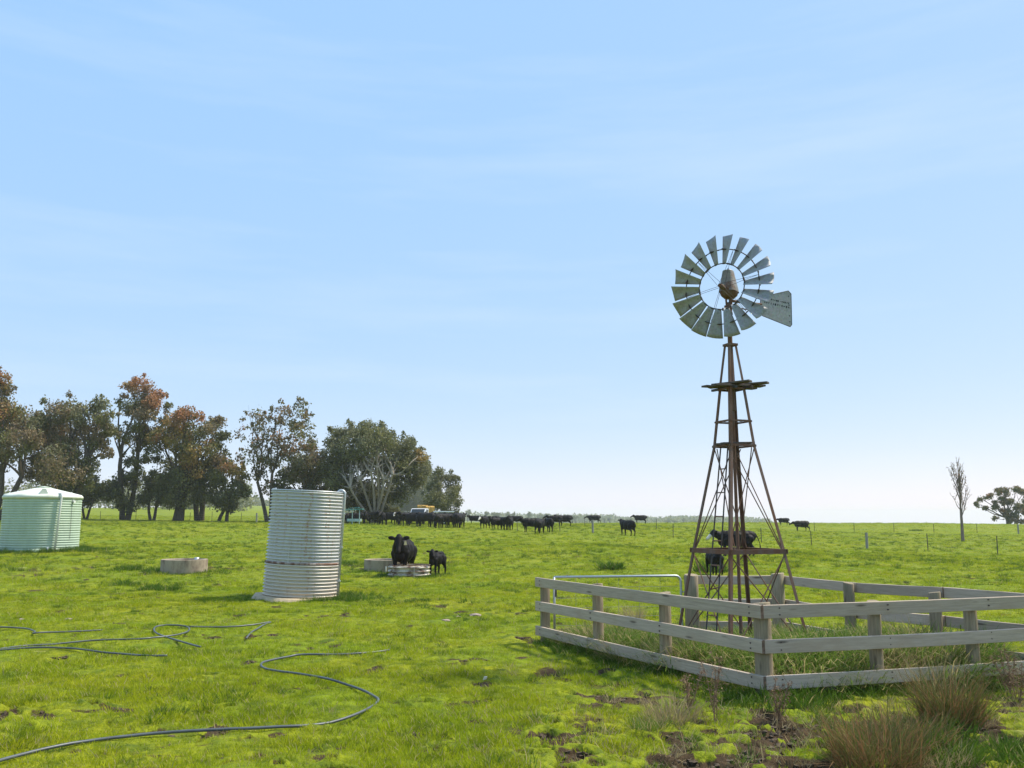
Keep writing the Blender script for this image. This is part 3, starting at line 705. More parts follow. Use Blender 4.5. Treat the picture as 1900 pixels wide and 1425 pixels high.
# corrugated ring in front of the cow
q = at(759, 1072); s = q.y / 1650. / CP; rr0 = 37.5 * s; q = q + Vector((q.x, q.y, 0)).normalized() * rr0; q.z = gz(q.x, q.y)
rg = thing('tank_ring', q, 'cut down rusty white corrugated tank ring filled with weeds before the cow', 'tank ring')
M_RING = rusty_steel('rusty_white_ring', (.60, .56, .47), (.17, .085, .055), .46, .2, 3.2, .6, (1, 1, 2.2))
mb = MB(); pr = [(rr0 + .035 * math.cos((z + .02) / .135 * 2 * math.pi), z) for z in np.linspace(-.06, .46, 30)]; mb.lathe(pr, 64)
mb.v = [(x, y, z + (.02 * math.sin(2.3 * math.atan2(y, x)) + .012 * math.sin(7 * math.atan2(y, x))) * max(0, z)) for x, y, z in mb.v]
ro = mb.build('ring_wall', M_RING, rg, True); sm_ = ro.modifiers.new('sheet', 'SOLIDIFY'); sm_.thickness = .006
M_SOIL = simple('ring_soil', (.16, .12, .08), .95, 0, .4, 9, .5)
mb = MB(); seg = 24; sv = [(0, 0, .42)]
for i, rad in enumerate((.35, .65, .97)):
    sv += [(rr0 * rad * math.cos(2 * math.pi * k / seg), rr0 * rad * math.sin(2 * math.pi * k / seg), .42 - .10 * rad + random.uniform(-.03, .03)) for k in range(seg)]
mb.add(sv, [(0, 1 + k, 1 + (k + 1) % seg) for k in range(seg)] + [(1 + i * seg + k, 1 + (i + 1) * seg + k, 1 + (i + 1) * seg + (k + 1) % seg, 1 + i * seg + (k + 1) % seg) for i in range(2) for k in range(seg)])
mb.build('soil', M_SOIL, rg, True)
MB().box(Vector((-q.x, -q.y, 0)).normalized() * (rr0 + .04) + Vector((.18, 0, .2)), (.02, .02, .5)).build('seam_strip', M_PIPE, rg)
MB().lathe([(rr0 + .02, .455), (rr0 + .035, .475), (rr0 - .0, .48)], 64).build('rim', M_RUSTBAND, rg, True)

# ------------------------------------------------------------------ trees
def leaf_material(name):
    m, t, n, l, p = newmat(name)
    c = nattr(n, 'col').outputs['Color']
    l.new(c, p.inputs['Base Color']); p.inputs['Roughness'].default_value = .55; p.inputs['Specular IOR Level'].default_value = .3
    tr = n.new('ShaderNodeBsdfTranslucent'); ms = n.new('ShaderNodeMixShader'); ms.inputs[0].default_value = .38
    l.new(c, tr.inputs['Color']); l.new(p.outputs[0], ms.inputs[1]); l.new(tr.outputs[0], ms.inputs[2])
    o = [x for x in n if x.type == 'OUTPUT_MATERIAL'][0]; l.new(ms.outputs[0], o.inputs[0]); return m
M_LEAF = leaf_material('gum_leaves')
M_BARK = simple('dark_bark', (.085, .068, .055), .9, 0, .4, 3, .6, .1, (3, 3, .6))
M_POPBARK = simple('poplar_bark', (.20, .155, .135), .9, 0, .3, 3, .4, .1, (3, 3, .6))
M_PALEBARK = simple('pale_gum_bark', (.34, .29, .23), .85, 0, .35, 2.5, .4, .15, (3, 3, .6))
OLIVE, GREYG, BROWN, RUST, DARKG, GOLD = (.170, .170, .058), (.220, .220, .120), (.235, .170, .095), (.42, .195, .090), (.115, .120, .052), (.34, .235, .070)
def leaf_cloud(lobes, rs, size=.30, dens=1.0, droop=.7):
    """lobes: (centre, rx, ry, rz, colour weights, density). leaf sprays through each lobe's volume"""
    VV = []; CC = []
    for (c, rx, ry, rz, cols, dn) in lobes:
        area = (rx * rz + rx * ry + ry * rz) / 3
        m = int(max(30, 370 * area * dens * dn))
        sub = max(4, int(area * 2.0)); sc_ = rs.normal(size=(sub, 3)); sc_ /= np.linalg.norm(sc_, axis=1)[:, None]; sc_ *= (rs.uniform(.35, .95, (sub, 1)))
        idx = rs.integers(0, sub, m); q = sc_[idx] + rs.normal(size=(m, 3)) * .26
        rad = np.linalg.norm(q, axis=1); q[rad > 1.12] *= (1.12 / rad[rad > 1.12])[:, None] * rs.uniform(.8, 1, (np.sum(rad > 1.12), 1))
        P = np.array(c) + q * np.array([rx, ry, rz])
        # two-armed leaf spray, hanging
        a = rs.uniform(0, 2 * np.pi, m); tilt = rs.normal(-droop, .55, m)
        dirv = np.stack([np.cos(a) * np.cos(tilt), np.sin(a) * np.cos(tilt), np.sin(tilt)], 1)
        side = np.cross(dirv, rs.normal(size=(m, 3))); side /= np.linalg.norm(side, axis=1)[:, None] + 1e-9
        ln = size * rs.uniform(.6, 1.5, (m, 1)); wd = ln * rs.uniform(.22, .42, (m, 1))
        quad = np.stack([P, P + dirv * ln * .5 + side * wd, P + dirv * ln, P + dirv * ln * .5 - side * wd], 1)
        VV.append(quad.reshape(-1, 3))
        colsA = np.array([x[0] for x in cols]); wt = np.array([x[1] for x in cols], float); wt /= wt.sum()
        # colour follows sprays (sub-clumps), not light
        sc_i = rs.choice(len(cols), sub, p=wt); base = colsA[sc_i[idx]]; other = colsA[rs.choice(len(cols), m, p=wt)]
        cc = (base * .75 + other * .25) * rs.uniform(.7, 1.3, (m, 1))
        CC.append(np.repeat(cc, 4, 0))
    V = np.concatenate(VV); C = np.concatenate(CC); F = np.arange(len(V)).reshape(-1, 4)
    return V, F, C
def limb(mb, a, b, r0, r1, rs, wob=.12, seg=7, n_=6):
    a = np.array(a); b = np.array(b); pts = []; ln = np.linalg.norm(b - a)
    off = rs.normal(size=3) * wob * ln; off2 = rs.normal(size=3) * wob * .5 * ln
    for i in range(n_ + 1):
        t = i / n_; pts.append(a + (b - a) * t + off * math.sin(math.pi * t) * .5 + off2 * math.sin(2 * math.pi * t) * .5)
    mb.tube(pts, [r0 + (r1 - r0) * (i / n_) ** .8 for i in range(n_ + 1)], seg, False); return pts
def gum_tree(u, v, lobes, label, seed, trunk_px=9, dens=1.0, cols=None, name='gum_tree', d=None, trunks=None, bark=None, size=.25, twigs=True, zthick=1.0, fork=.35, group='gum trees along the far fence', limb_front=0.):
    rs = np.random.default_rng(seed)
    base = at(u, v) if d is None else ground(u, v, d)
    D = base.y; S = D / 1650. / CP
    o = thing(name, base, label, 'tree', group)
    cols = cols or [(OLIVE, 3), (GREYG, 1), (BROWN, 1)]
    LB = []; cen = []
    for e in lobes:
        lu, lv, lr = e[:3]; cl = e[3] if len(e) > 3 and e[3] else cols; dn = e[4] if len(e) > 4 else 1.0
        dd = D + (rs.uniform(-1, 1) * lr * S * 1.1 * zthick if len(e) < 6 else e[5])
        q = atd(lu, lv, dd); r = lr * S
        LB.append(((q.x - base.x, q.y - base.y, q.z - base.z), r * 1.14, r * 1.25 * zthick, r * 1.0, cl, dn)); cen.append(LB[-1][0])
        if twigs and lr > 12:
            for _ in range(2):
                a = rs.uniform(0, math.pi); t = atd(lu + lr * 1.08 * math.cos(a), lv - lr * 1.02 * math.sin(a), dd); r3 = r * rs.uniform(.16, .3)
                LB.append(((t.x - base.x, t.y - base.y, t.z - base.z), r3, r3, r3 * 1.2, cl, dn * 1.0))
    V, F, C = leaf_cloud(LB, rs, size, dens)
    mobj('crown', fast_mesh('crown', V, F, M_LEAF, {'col': C}), o)
    mb = MB(); tr = trunk_px * S / 2
    cen = np.array(cen); top = cen[np.argmax(cen[:, 2])]; mid = cen.mean(0)
    stems = trunks or [((0, 0), None)]
    for (du, tip) in stems:
        b0 = np.array([du[0] * S, du[1] * S, -.25])
        if tip is None: fk = np.array([mid[0] * .55, mid[1] * .5, mid[2] * fork + .4])
        else:
            tq = atd(tip[0], tip[1], D - limb_front); fk = np.array([tq.x - base.x, tq.y - base.y, tq.z - base.z])
        limb(mb, b0, fk, tr / len(stems) ** .45, tr * .62 / len(stems) ** .45, rs, .05, 9)
        near = cen if len(stems) == 1 else cen[np.argsort(np.abs(cen[:, 0] - fk[0]))[:max(3, len(cen) // 2)]]
        for cc in near:
            if cc[2] < fk[2] + .2: 
                limb(mb, fk * .8, cc, tr * .22, tr * .06, rs, .12, 5); continue
            pts = limb(mb, fk, cc, tr * .42 / len(stems) ** .3, tr * .08, rs, .10, 6)
            for _ in range(3):
                t = rs.integers(3, 6); limb(mb, pts[t], cc + rs.normal(size=3) * np.array([1, 1, .8]) * np.linalg.norm(cc - fk) * .09, tr * .10, tr * .02, rs, .12, 4, 4)
    mb.build('trunk', bark or M_BARK, o, True)
    return o
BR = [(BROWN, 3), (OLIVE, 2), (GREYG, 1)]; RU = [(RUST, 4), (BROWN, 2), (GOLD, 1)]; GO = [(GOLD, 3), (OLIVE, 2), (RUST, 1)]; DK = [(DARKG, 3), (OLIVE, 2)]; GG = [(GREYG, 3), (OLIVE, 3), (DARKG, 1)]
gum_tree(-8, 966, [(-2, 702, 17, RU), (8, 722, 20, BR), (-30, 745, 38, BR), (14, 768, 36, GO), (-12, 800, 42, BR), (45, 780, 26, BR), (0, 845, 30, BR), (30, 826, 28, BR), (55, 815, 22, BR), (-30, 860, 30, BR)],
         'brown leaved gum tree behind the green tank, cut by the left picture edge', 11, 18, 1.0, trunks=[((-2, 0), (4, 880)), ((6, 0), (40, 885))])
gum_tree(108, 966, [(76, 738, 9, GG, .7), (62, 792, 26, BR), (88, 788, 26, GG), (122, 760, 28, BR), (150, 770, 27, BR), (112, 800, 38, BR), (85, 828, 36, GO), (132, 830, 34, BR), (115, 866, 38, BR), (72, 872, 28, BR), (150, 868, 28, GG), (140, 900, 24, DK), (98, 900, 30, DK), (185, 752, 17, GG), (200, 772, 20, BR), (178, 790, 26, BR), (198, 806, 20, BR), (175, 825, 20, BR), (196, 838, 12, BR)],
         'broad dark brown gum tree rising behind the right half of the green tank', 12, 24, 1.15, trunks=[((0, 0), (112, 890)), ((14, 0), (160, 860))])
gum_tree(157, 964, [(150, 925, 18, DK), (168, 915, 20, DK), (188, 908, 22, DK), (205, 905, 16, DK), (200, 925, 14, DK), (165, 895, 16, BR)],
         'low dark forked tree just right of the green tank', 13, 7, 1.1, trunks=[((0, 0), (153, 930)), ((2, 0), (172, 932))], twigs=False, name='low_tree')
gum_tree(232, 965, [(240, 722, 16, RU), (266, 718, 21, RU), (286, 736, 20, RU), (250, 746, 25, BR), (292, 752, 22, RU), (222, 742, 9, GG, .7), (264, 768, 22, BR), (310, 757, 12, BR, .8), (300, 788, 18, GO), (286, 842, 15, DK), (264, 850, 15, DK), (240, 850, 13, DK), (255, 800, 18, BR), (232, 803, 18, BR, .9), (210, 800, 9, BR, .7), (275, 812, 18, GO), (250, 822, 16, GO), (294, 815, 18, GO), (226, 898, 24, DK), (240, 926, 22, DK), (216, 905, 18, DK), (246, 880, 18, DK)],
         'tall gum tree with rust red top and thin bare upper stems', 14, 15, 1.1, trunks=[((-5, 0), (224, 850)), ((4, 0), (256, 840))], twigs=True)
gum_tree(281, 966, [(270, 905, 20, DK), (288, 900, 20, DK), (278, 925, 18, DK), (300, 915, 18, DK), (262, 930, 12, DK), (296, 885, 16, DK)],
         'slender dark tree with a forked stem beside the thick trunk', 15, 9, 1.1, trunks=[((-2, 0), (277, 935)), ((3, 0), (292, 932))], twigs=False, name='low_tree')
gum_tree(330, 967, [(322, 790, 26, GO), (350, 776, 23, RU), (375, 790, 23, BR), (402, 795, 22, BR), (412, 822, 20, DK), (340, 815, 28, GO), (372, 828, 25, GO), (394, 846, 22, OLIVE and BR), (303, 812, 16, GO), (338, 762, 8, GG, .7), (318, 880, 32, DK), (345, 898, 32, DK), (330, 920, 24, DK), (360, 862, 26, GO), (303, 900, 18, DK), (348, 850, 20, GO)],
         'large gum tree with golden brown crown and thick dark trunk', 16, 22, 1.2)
gum_tree(370, 967, [(385, 880, 22, DK), (396, 856, 18, BR), (372, 915, 20, DK), (365, 890, 18, DK), (390, 905, 18, DK), (412, 850, 16, DK)],
         'dark gum with a straight black double trunk', 17, 15, 1.0, trunks=[((-4, 0), (366, 900)), ((4, 0), (377, 900))])
gum_tree(418, 968, [(430, 868, 21, GO), (446, 884, 16, BR), (410, 888, 22, DK), (420, 912, 24, DK), (442, 915, 18, DK), (400, 928, 18, DK), (428, 935, 16, DK), (452, 905, 10, DK)],
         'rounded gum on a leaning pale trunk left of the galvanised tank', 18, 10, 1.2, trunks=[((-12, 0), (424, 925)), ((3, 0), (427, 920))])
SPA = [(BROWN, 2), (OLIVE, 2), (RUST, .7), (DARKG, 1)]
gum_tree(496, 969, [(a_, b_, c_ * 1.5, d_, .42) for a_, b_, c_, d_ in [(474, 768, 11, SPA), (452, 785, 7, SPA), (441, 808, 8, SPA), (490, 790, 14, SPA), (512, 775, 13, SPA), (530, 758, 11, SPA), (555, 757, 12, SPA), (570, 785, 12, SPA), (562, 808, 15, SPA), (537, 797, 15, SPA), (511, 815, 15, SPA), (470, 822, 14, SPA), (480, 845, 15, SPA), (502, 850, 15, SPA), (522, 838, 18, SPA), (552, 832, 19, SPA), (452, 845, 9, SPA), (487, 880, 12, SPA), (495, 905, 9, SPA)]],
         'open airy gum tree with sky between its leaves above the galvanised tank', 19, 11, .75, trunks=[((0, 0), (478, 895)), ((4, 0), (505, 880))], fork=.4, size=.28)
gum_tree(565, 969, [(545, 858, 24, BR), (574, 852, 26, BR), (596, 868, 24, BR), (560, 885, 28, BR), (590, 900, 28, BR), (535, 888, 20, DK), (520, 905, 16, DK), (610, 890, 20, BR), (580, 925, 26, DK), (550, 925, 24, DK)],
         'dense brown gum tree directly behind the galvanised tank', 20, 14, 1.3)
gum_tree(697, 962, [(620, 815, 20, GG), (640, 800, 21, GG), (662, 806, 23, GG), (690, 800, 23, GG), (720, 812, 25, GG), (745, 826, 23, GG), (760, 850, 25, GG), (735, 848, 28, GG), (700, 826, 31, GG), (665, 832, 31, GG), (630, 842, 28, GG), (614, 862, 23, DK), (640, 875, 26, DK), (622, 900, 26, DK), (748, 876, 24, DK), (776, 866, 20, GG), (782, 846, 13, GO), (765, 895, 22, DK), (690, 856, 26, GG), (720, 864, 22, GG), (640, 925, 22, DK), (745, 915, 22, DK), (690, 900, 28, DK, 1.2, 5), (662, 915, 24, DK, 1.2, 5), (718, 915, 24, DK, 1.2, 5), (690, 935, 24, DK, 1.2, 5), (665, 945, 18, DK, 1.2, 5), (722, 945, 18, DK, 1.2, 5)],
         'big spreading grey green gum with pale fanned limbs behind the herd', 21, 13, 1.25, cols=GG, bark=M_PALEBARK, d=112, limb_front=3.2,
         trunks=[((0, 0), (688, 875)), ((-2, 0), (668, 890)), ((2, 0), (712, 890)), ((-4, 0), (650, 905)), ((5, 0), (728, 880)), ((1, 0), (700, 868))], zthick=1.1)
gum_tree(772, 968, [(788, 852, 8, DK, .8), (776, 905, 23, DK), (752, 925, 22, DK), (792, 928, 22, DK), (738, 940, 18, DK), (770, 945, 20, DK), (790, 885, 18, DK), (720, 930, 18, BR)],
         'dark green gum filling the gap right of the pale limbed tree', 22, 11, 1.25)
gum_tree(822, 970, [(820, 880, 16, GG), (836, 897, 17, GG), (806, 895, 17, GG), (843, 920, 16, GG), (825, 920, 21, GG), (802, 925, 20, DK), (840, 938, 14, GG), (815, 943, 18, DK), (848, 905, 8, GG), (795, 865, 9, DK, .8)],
         'rounded green gum at the right end of the tree row', 23, 9, 1.25)
# right-hand side
q = at(1787, 1004); rs = np.random.default_rng(31); S = q.y / 1650. / CP
pop = thing('poplar_tree', q, 'slim nearly bare young poplar standing alone on the right', 'tree')
mb = MB(); tw = []; hgt = 150 * S
limb(mb, (0, 0, -.2), (0, 0, hgt * .30), 3.3 * S, 2.3 * S, rs, .01, 8); limb(mb, (0, 0, hgt * .28), (.12, 0, hgt * .97), 2.2 * S, .3 * S, rs, .02, 6)
for k in range(26):
    z0 = hgt * rs.uniform(.22, .72); a = rs.uniform(0, 2 * math.pi); ln = hgt * rs.uniform(.18, .42) * (1 - .45 * (z0 / hgt - .22))
    out_ = rs.uniform(.35, 1.1) * min(1.0, 1.35 - z0 / hgt) * 1.1
    tip = np.array([math.cos(a) * out_, math.sin(a) * out_, min(z0 + ln, hgt * 1.0)])
    pts = limb(mb, (.03, 0, z0), tip, .85 * S, .22 * S, rs, .06, 5)
    for i in range(2, 7): tw.append(pts[i])
    for _ in range(4):
        i = rs.integers(2, 6); t2 = pts[i] + np.array([rs.normal() * .2, rs.normal() * .2, rs.uniform(.25, .7)]); limb(mb, pts[i], t2, .45 * S, .2 * S, rs, .06, 4, 3); tw.append(t2)
mb.build('trunk', M_POPBARK, pop, True)
V, F, C = leaf_cloud([(tuple(t + rs.normal(size=3) * .05), .16, .16, .22, [(BROWN, 3), (RUST, 1), (OLIVE, 1)], .0) for t in tw], rs, .12, 1.0)
keep = np.random.default_rng(5).random(len(F)) < .035
mobj('crown', fast_mesh('crown', V, F[keep], M_LEAF, {'col': C}), pop)
UM = [(BROWN, 2), (OLIVE, 2), (DARKG, 1.5), (RUST, .4)]
ut = gum_tree(1872, 975, [(1815, 935, 6, UM), (1824, 926, 7, UM), (1828, 944, 6, UM), (1838, 921, 7, UM), (1852, 912, 8, UM), (1866, 911, 9, UM), (1884, 908, 9, UM), (1898, 916, 9, UM), (1910, 925, 10, UM), (1858, 928, 8, UM), (1874, 934, 9, UM), (1890, 938, 9, UM), (1850, 941, 7, UM), (1866, 950, 8, UM), (1884, 955, 8, UM), (1902, 945, 9, UM), (1848, 962, 5, UM), (1872, 965, 8, UM), (1892, 966, 7, UM), (1842, 932, 5, UM)],
         'flat topped spreading gum beyond the rise at the right edge', 33, 8, .85, d=205, group=None, name='spreading_tree', size=.34, twigs=False, fork=.3, zthick=1.2)

# far woodland and single distant trees
M_FARLEAF = M_LEAF
def far_trees(name, label, spots, rs, kind=None):
    lob = []
    for (x, y, r, h) in spots:
        z = gz(x, y); lob.append(((x, y, z + h * .55), r, r, h * .5, DK + [(GREYG, 2)], .0))
    return lob
def mass(name, label, spots, seed, per=70, size=1.6):
    rs = np.random.default_rng(seed); VV = []; CC = []
    xs = np.array([s_[0] for s_ in spots]); ys = np.array([s_[1] for s_ in spots]); zs = gz0(xs, ys)
    for (x, y, r, h), z in zip(spots, zs):
        m = per; q = rs.normal(size=(m, 3)); q /= np.linalg.norm(q, axis=1)[:, None]; q *= rs.uniform(.45, 1.0, (m, 1)) ** .5
        P = np.array([x, y, z + h * .5]) + q * np.array([r, r, h * .5])
        dv = rs.normal(size=(m, 3)); sd__ = np.cross(dv, rs.normal(size=(m, 3)))
        dv /= np.linalg.norm(dv, axis=1)[:, None]; sd__ /= np.linalg.norm(sd__, axis=1)[:, None]
        s2 = size * rs.uniform(.6, 1.3, (m, 1)); VV.append(np.stack([P - dv * s2, P + sd__ * s2 * .6, P + dv * s2, P - sd__ * s2 * .6], 1).reshape(-1, 3))
        cc = np.array(DARKG)[None] * rs.uniform(.8, 1.5, (m, 1)) + np.array(GREYG)[None] * .3; CC.append(np.repeat(cc, 4, 0))
    V = np.concatenate(VV); C = np.concatenate(CC)
    return tag(mobj(name, fast_mesh(name, V, np.arange(len(V)).reshape(-1, 4), M_LEAF, {'col': C})), label, 'woodland', None, 'stuff')
rs = np.random.default_rng(50); sp = []
for k in range(620):
    u = rs.uniform(560, 1425); d = rs.uniform(1150, 1750); qx = atd(u, 960, d); r = rs.uniform(7, 16); hh = rs.uniform(7, 14) * (1.0 if u < 1150 else .75); sp.append((qx.x, d, r, hh))
mass('distant_woodland', 'low hazy blue tree line along the horizon behind the herd', sp, 51, 44, 1.9)
sp = []
for k in range(150):
    u = rs.uniform(-150, 460); d = rs.uniform(285, 330); qx = atd(u, 940, d); sp.append((qx.x, d, rs.uniform(3, 5.5), rs.uniform(5, 11.5)))
mass('far_tree_belt', 'dark belt of trees behind the paddock left of the tall trunks', sp, 52, 90, .55)
sp = []
for k in range(80):
    u = rs.uniform(380, 700); d = rs.uniform(760, 860); qx = atd(u, 940, d); sp.append((qx.x, d, rs.uniform(5, 9), rs.uniform(5, 9)))
mass('hilltop_woodland', 'faint woodland on the pale green hill behind the row of gums', sp, 53, 60, 1.2)
# individual trees on the skyline
ORD = ['first', 'second', 'third', 'fourth', 'fifth', 'sixth', 'seventh', 'eighth', 'ninth', 'tenth', 'eleventh', 'twelfth', 'thirteenth', 'fourteenth', 'fifteenth', 'sixteenth', 'seventeenth', 'eighteenth', 'nineteenth', 'twentieth']
for k, (u, vt, wpx, d) in enumerate([(868, 946, 6, 950), (900, 947, 6, 900), (920, 950, 11, 900), (943, 950, 7, 950), (952, 949, 4, 950), (983, 950, 5, 900), (1002, 953, 9, 1000), (1014, 953, 8, 1000), (1036, 953, 5, 1000), (1061, 956, 6, 900), (1068, 956, 5, 900), (1122, 960, 4, 1000), (1132, 960, 5, 1000), (1166, 962, 8, 900), (1238, 966, 7, 1000), (1252, 965, 7, 1000), (1268, 961, 4, 950), (1288, 966, 6, 1000), (1308, 964, 7, 1000), (1325, 965, 7, 1000)]):
    S = d / 1650. / CP; rs = np.random.default_rng(600 + k)
    b = ground(u, 962, d); tp = atd(u, vt, d); hh = max(tp.z - b.z, 4.0)
    o = thing('skyline_tree', b, ['small umbrella shaped', 'low rounded', 'wispy thin', 'broad dark'][k % 4] + ' tree on the hazy skyline, %s from the left' % ORD[k], 'tree', 'single trees on the skyline')
    LB = [((rs.uniform(-1, 1) * wpx * S * .6, rs.uniform(-2, 2), hh * rs.uniform(.68, .92)), wpx * S * .55, wpx * S * .55, hh * .13, DK + [(GREYG, 2)], .12) for _ in range(5)]
    V, F, C = leaf_cloud(LB, rs, 1.1, .6); mobj('crown', fast_mesh('crown', V, F, M_LEAF, {'col': C}), o)
    mb = MB(); 
    for e in LB: limb(mb, (0, 0, -1), e[0], .35, .12, rs, .05, 5, 4)
    mb.build('trunk', M_BARK, o)

# ------------------------------------------------------------------ wire fences
picket_me = None
def wire_fence(label, pts, wires=(.25, .5, .75, 1.0), kinds=None, ph=1.12, r=.03):
    base = pts[0]; f = thing('wire_fence', base, label, 'fence', 'post and wire fences across the paddock')
    for i, q in enumerate(pts):
        k = kinds.get(i, 'p') if kinds else 'p'
        lean = Vector((random.uniform(-.04, .04), random.uniform(-.03, .03), 0))
        if k == 'p': MB().tube([q - base - Vector((0, 0, .2)), q - base + lean + Vector((0, 0, ph * random.uniform(.94, 1.06)))], [r, r * .9], 6).build('picket', M_PICKET, f)
        else: MB().tube([q - base - Vector((0, 0, .2)), q - base + lean * .5 + Vector((0, 0, ph * 1.03))], [.10, .09], 10).build('strainer_post', M_GREYPOST, f)
    for h in wires:
        mb = MB(); line = []
        for a, b in zip(pts, pts[1:]):
            for t in (0, .5): line.append(a + (b - a) * t - base + Vector((0, 0, h * ph - (.015 if t else 0))))
        line.append(pts[-1] - base + Vector((0, 0, h * ph))); mb.tube(line, .004, 4); mb.build('wire', M_WIRE, f)
    return f
wire_fence('post and wire fence running behind the windmill across the right paddock', [at(u, v) for u, v in ((960, 985), (1039, 986), (1100, 989), (1249, 998), (1413, 1007), (1506, 1012), (1609, 1017), (1722, 1020), (1851, 1027), (1990, 1032))], kinds={2: 's', 6: 's'})
wire_fence('farther post and wire fence along the crest of the right paddock', [at(u, v) for u, v in ((1085, 976), (1218, 981), (1365, 983), (1511, 985), (1585, 986), (1659, 987), (1733, 988), (1813, 989), (1890, 990), (1980, 991))], kinds={8: 's'})
wire_fence('post and wire fence along the foot of the tree row on the left', [at(u, v) for u, v in ((-40, 963), (60, 963), (145, 964), (162, 964), (186, 965), (252, 966), (352, 967), (393, 968), (447, 969), (476, 970), (540, 971), (630, 971))], kinds={9: 's'})

# ------------------------------------------------------------------ cattle
def cow_mesh(name, head=(1.02, 0, 1.28), mz=(.46, 0, -.22), belly=1.0, legf=1.0, voxel=.03, walk=0., ears=1.0, white=None, tail=0., calf=False):
    bm = bmesh.new()
    def ell(c, r, rot=None):
        mtx = Matrix.Translation(c) @ (rot.to_4x4() if rot else Matrix.Identity(4)) @ Matrix.Diagonal((*r, 1))
        bmesh.ops.create_icosphere(bm, subdivisions=2, radius=1, matrix=mtx)
    def chain(pts, n_=7):
        for (a, ra), (b, rb) in zip(pts, pts[1:]):
            a = Vector(a); b = Vector(b)
            for i in range(n_ + 1):
                t = i / n_; r = ra + (rb - ra) * t; ell(a.lerp(b, t), (r, r, r))
    B = belly
    for c, r in (((-.74, 0, 1.04), (.33, .26 * B, .31)), ((-.5, 0, 1.01), (.4, .325 * B, .36 * B)), ((-.1, 0, .93), (.56, .375 * B, .43 * B)), ((.33, 0, .95), (.42, .33 * B, .42 * B)),
                 ((.52, 0, 1.0), (.32, .275 * B, .36)), ((.66, 0, .80), (.22, .19 * B, .26)), ((.36, 0, 1.22), (.30, .15, .13)), ((-.35, 0, 1.22), (.5, .20 * B, .13)), ((-.93, 0, 1.15), (.13, .10, .13)), ((-.25, 0, .70), (.4, .25 * B, .2 * B))):
        ell(c, r)
    hx = Vector(head); mv = Vector(mz); md = mv.normalized()
    chain([((.55, 0, 1.02), .275 * B), ((.72, 0, 1.06), .235 * B), (hx * .6 + Vector((.75, 0, 1.08)) * .4 - Vector((0, 0, .03)), .19), (hx - md * .06 - Vector((0, 0, .06)), .145)])
    chain([(hx, .145), (hx + mv * .35, .125), (hx + mv * .72, .092), (hx + mv * 1.0, .090), (hx + mv * 1.1, .075)], 5)
    ell(hx + Vector((0, 0, .07)) - md * .02, (.09, .10, .10))
    side = md.cross(Vector((0, 0, 1))); side = Vector((0, 1, 0)) if side.length < .1 else side.normalized()
    for s in (-1, 1):
        ec = hx + side * s * (.23 * ears) - md * .04 + Vector((0, 0, .0))
        rot = side.to_track_quat('X', 'Z').to_matrix() @ Matrix.Rotation(-.15 * s, 3, 'Y')
        ell(ec, (.125 * ears, .05, .078), rot); ell(hx + side * s * .12, (.08, .045, .05), rot)
        ell(hx + mv * .25 + side * s * .105 + Vector((0, 0, .02)), (.04, .03, .035))
        w_ = walk * s
        chain([((.50, .19 * s * B, .86), .15), ((.53 + w_ * .3, .185 * s, .60), .092), ((.54 + w_, .18 * s, .42), .072), ((.52 + w_, .18 * s, .14), .05), ((.55 + w_, .18 * s, .045), .068)])
        w_ = -walk * s
        chain([((-.70, .17 * s * B, .92), .23), ((-.58 + w_ * .3, .20 * s, .70), .17), ((-.74 + w_ * .8, .19 * s, .54), .10), ((-.86 + w_, .19 * s, .42), .07), ((-.82 + w_, .19 * s, .14), .052), ((-.78 + w_, .19 * s, .045), .068)])
    chain([((-1.03, 0, 1.17), .045), ((-1.12 - tail * .3, 0, .95), .034), ((-1.12 - tail, 0, .68), .030), ((-1.10 - tail * 1.3, 0, .46), .05), ((-1.09 - tail * 1.35, 0, .36), .025)])
    if legf != 1.0:
        for v_ in bm.verts:
            if v_.co.z < .75: v_.co.z *= legf
            else: v_.co.z += .75 * (legf - 1)
    me = bpy.data.meshes.new(name); bm.to_mesh(me); bm.free()
    tmp = bpy.data.objects.new('tmp', me); COL.objects.link(tmp)
    rm_ = tmp.modifiers.new('r', 'REMESH'); rm_.mode = 'VOXEL'; rm_.voxel_size = voxel; rm_.use_smooth_shade = True
    sm_ = tmp.modifiers.new('s', 'SMOOTH'); sm_.factor = .5; sm_.iterations = 3
    dg = bpy.context.evaluated_depsgraph_get(); ev = tmp.evaluated_get(dg)
    res = bpy.data.meshes.new_from_object(ev); res.name = name
    bpy.data.objects.remove(tmp); bpy.data.meshes.remove(me)
    zo = .75 * (legf - 1)
    co = np.empty(len(res.vertices) * 3, np.float32); res.vertices.foreach_get('co', co); co = co.reshape(-1, 3)
    wa = np.zeros(len(co), np.float32)
    if white:
        h2 = np.array(hx) + np.array([0, 0, zo]); t = (co - h2) @ np.array(md); off = np.linalg.norm(co - h2 - np.outer(t, np.array(md)), axis=1)
        wa[(t > white) & (off < .2) & (t < mv.length * 1.3)] = 1
    res.attributes.new('white', 'FLOAT', 'POINT').data.foreach_set('value', wa)
    res.polygons.foreach_set('use_smooth', np.ones(len(res.polygons), bool))
    res.materials.clear(); res.materials.append(M_COW)
    return res
M_COW, t_, n, l, p = newmat('black_hide')
hair = nnoise(n, l, 60, 4, .7, ocoord(n), (1, 1, .4)); big = nnoise(n, l, 3, 3, .5, ocoord(n))
c = nmix(n, l, big, (.006, .0055, .0065), (.014, .011, .011)); c = nmix(n, l, nattr(n, 'white').outputs['Fac'], c, (.62, .57, .50))
l.new(c, p.inputs['Base Color']); p.inputs['Roughness'].default_value = .6; p.inputs['Specular IOR Level'].default_value = .12
nbump(n, l, p, hair, .25, .01)
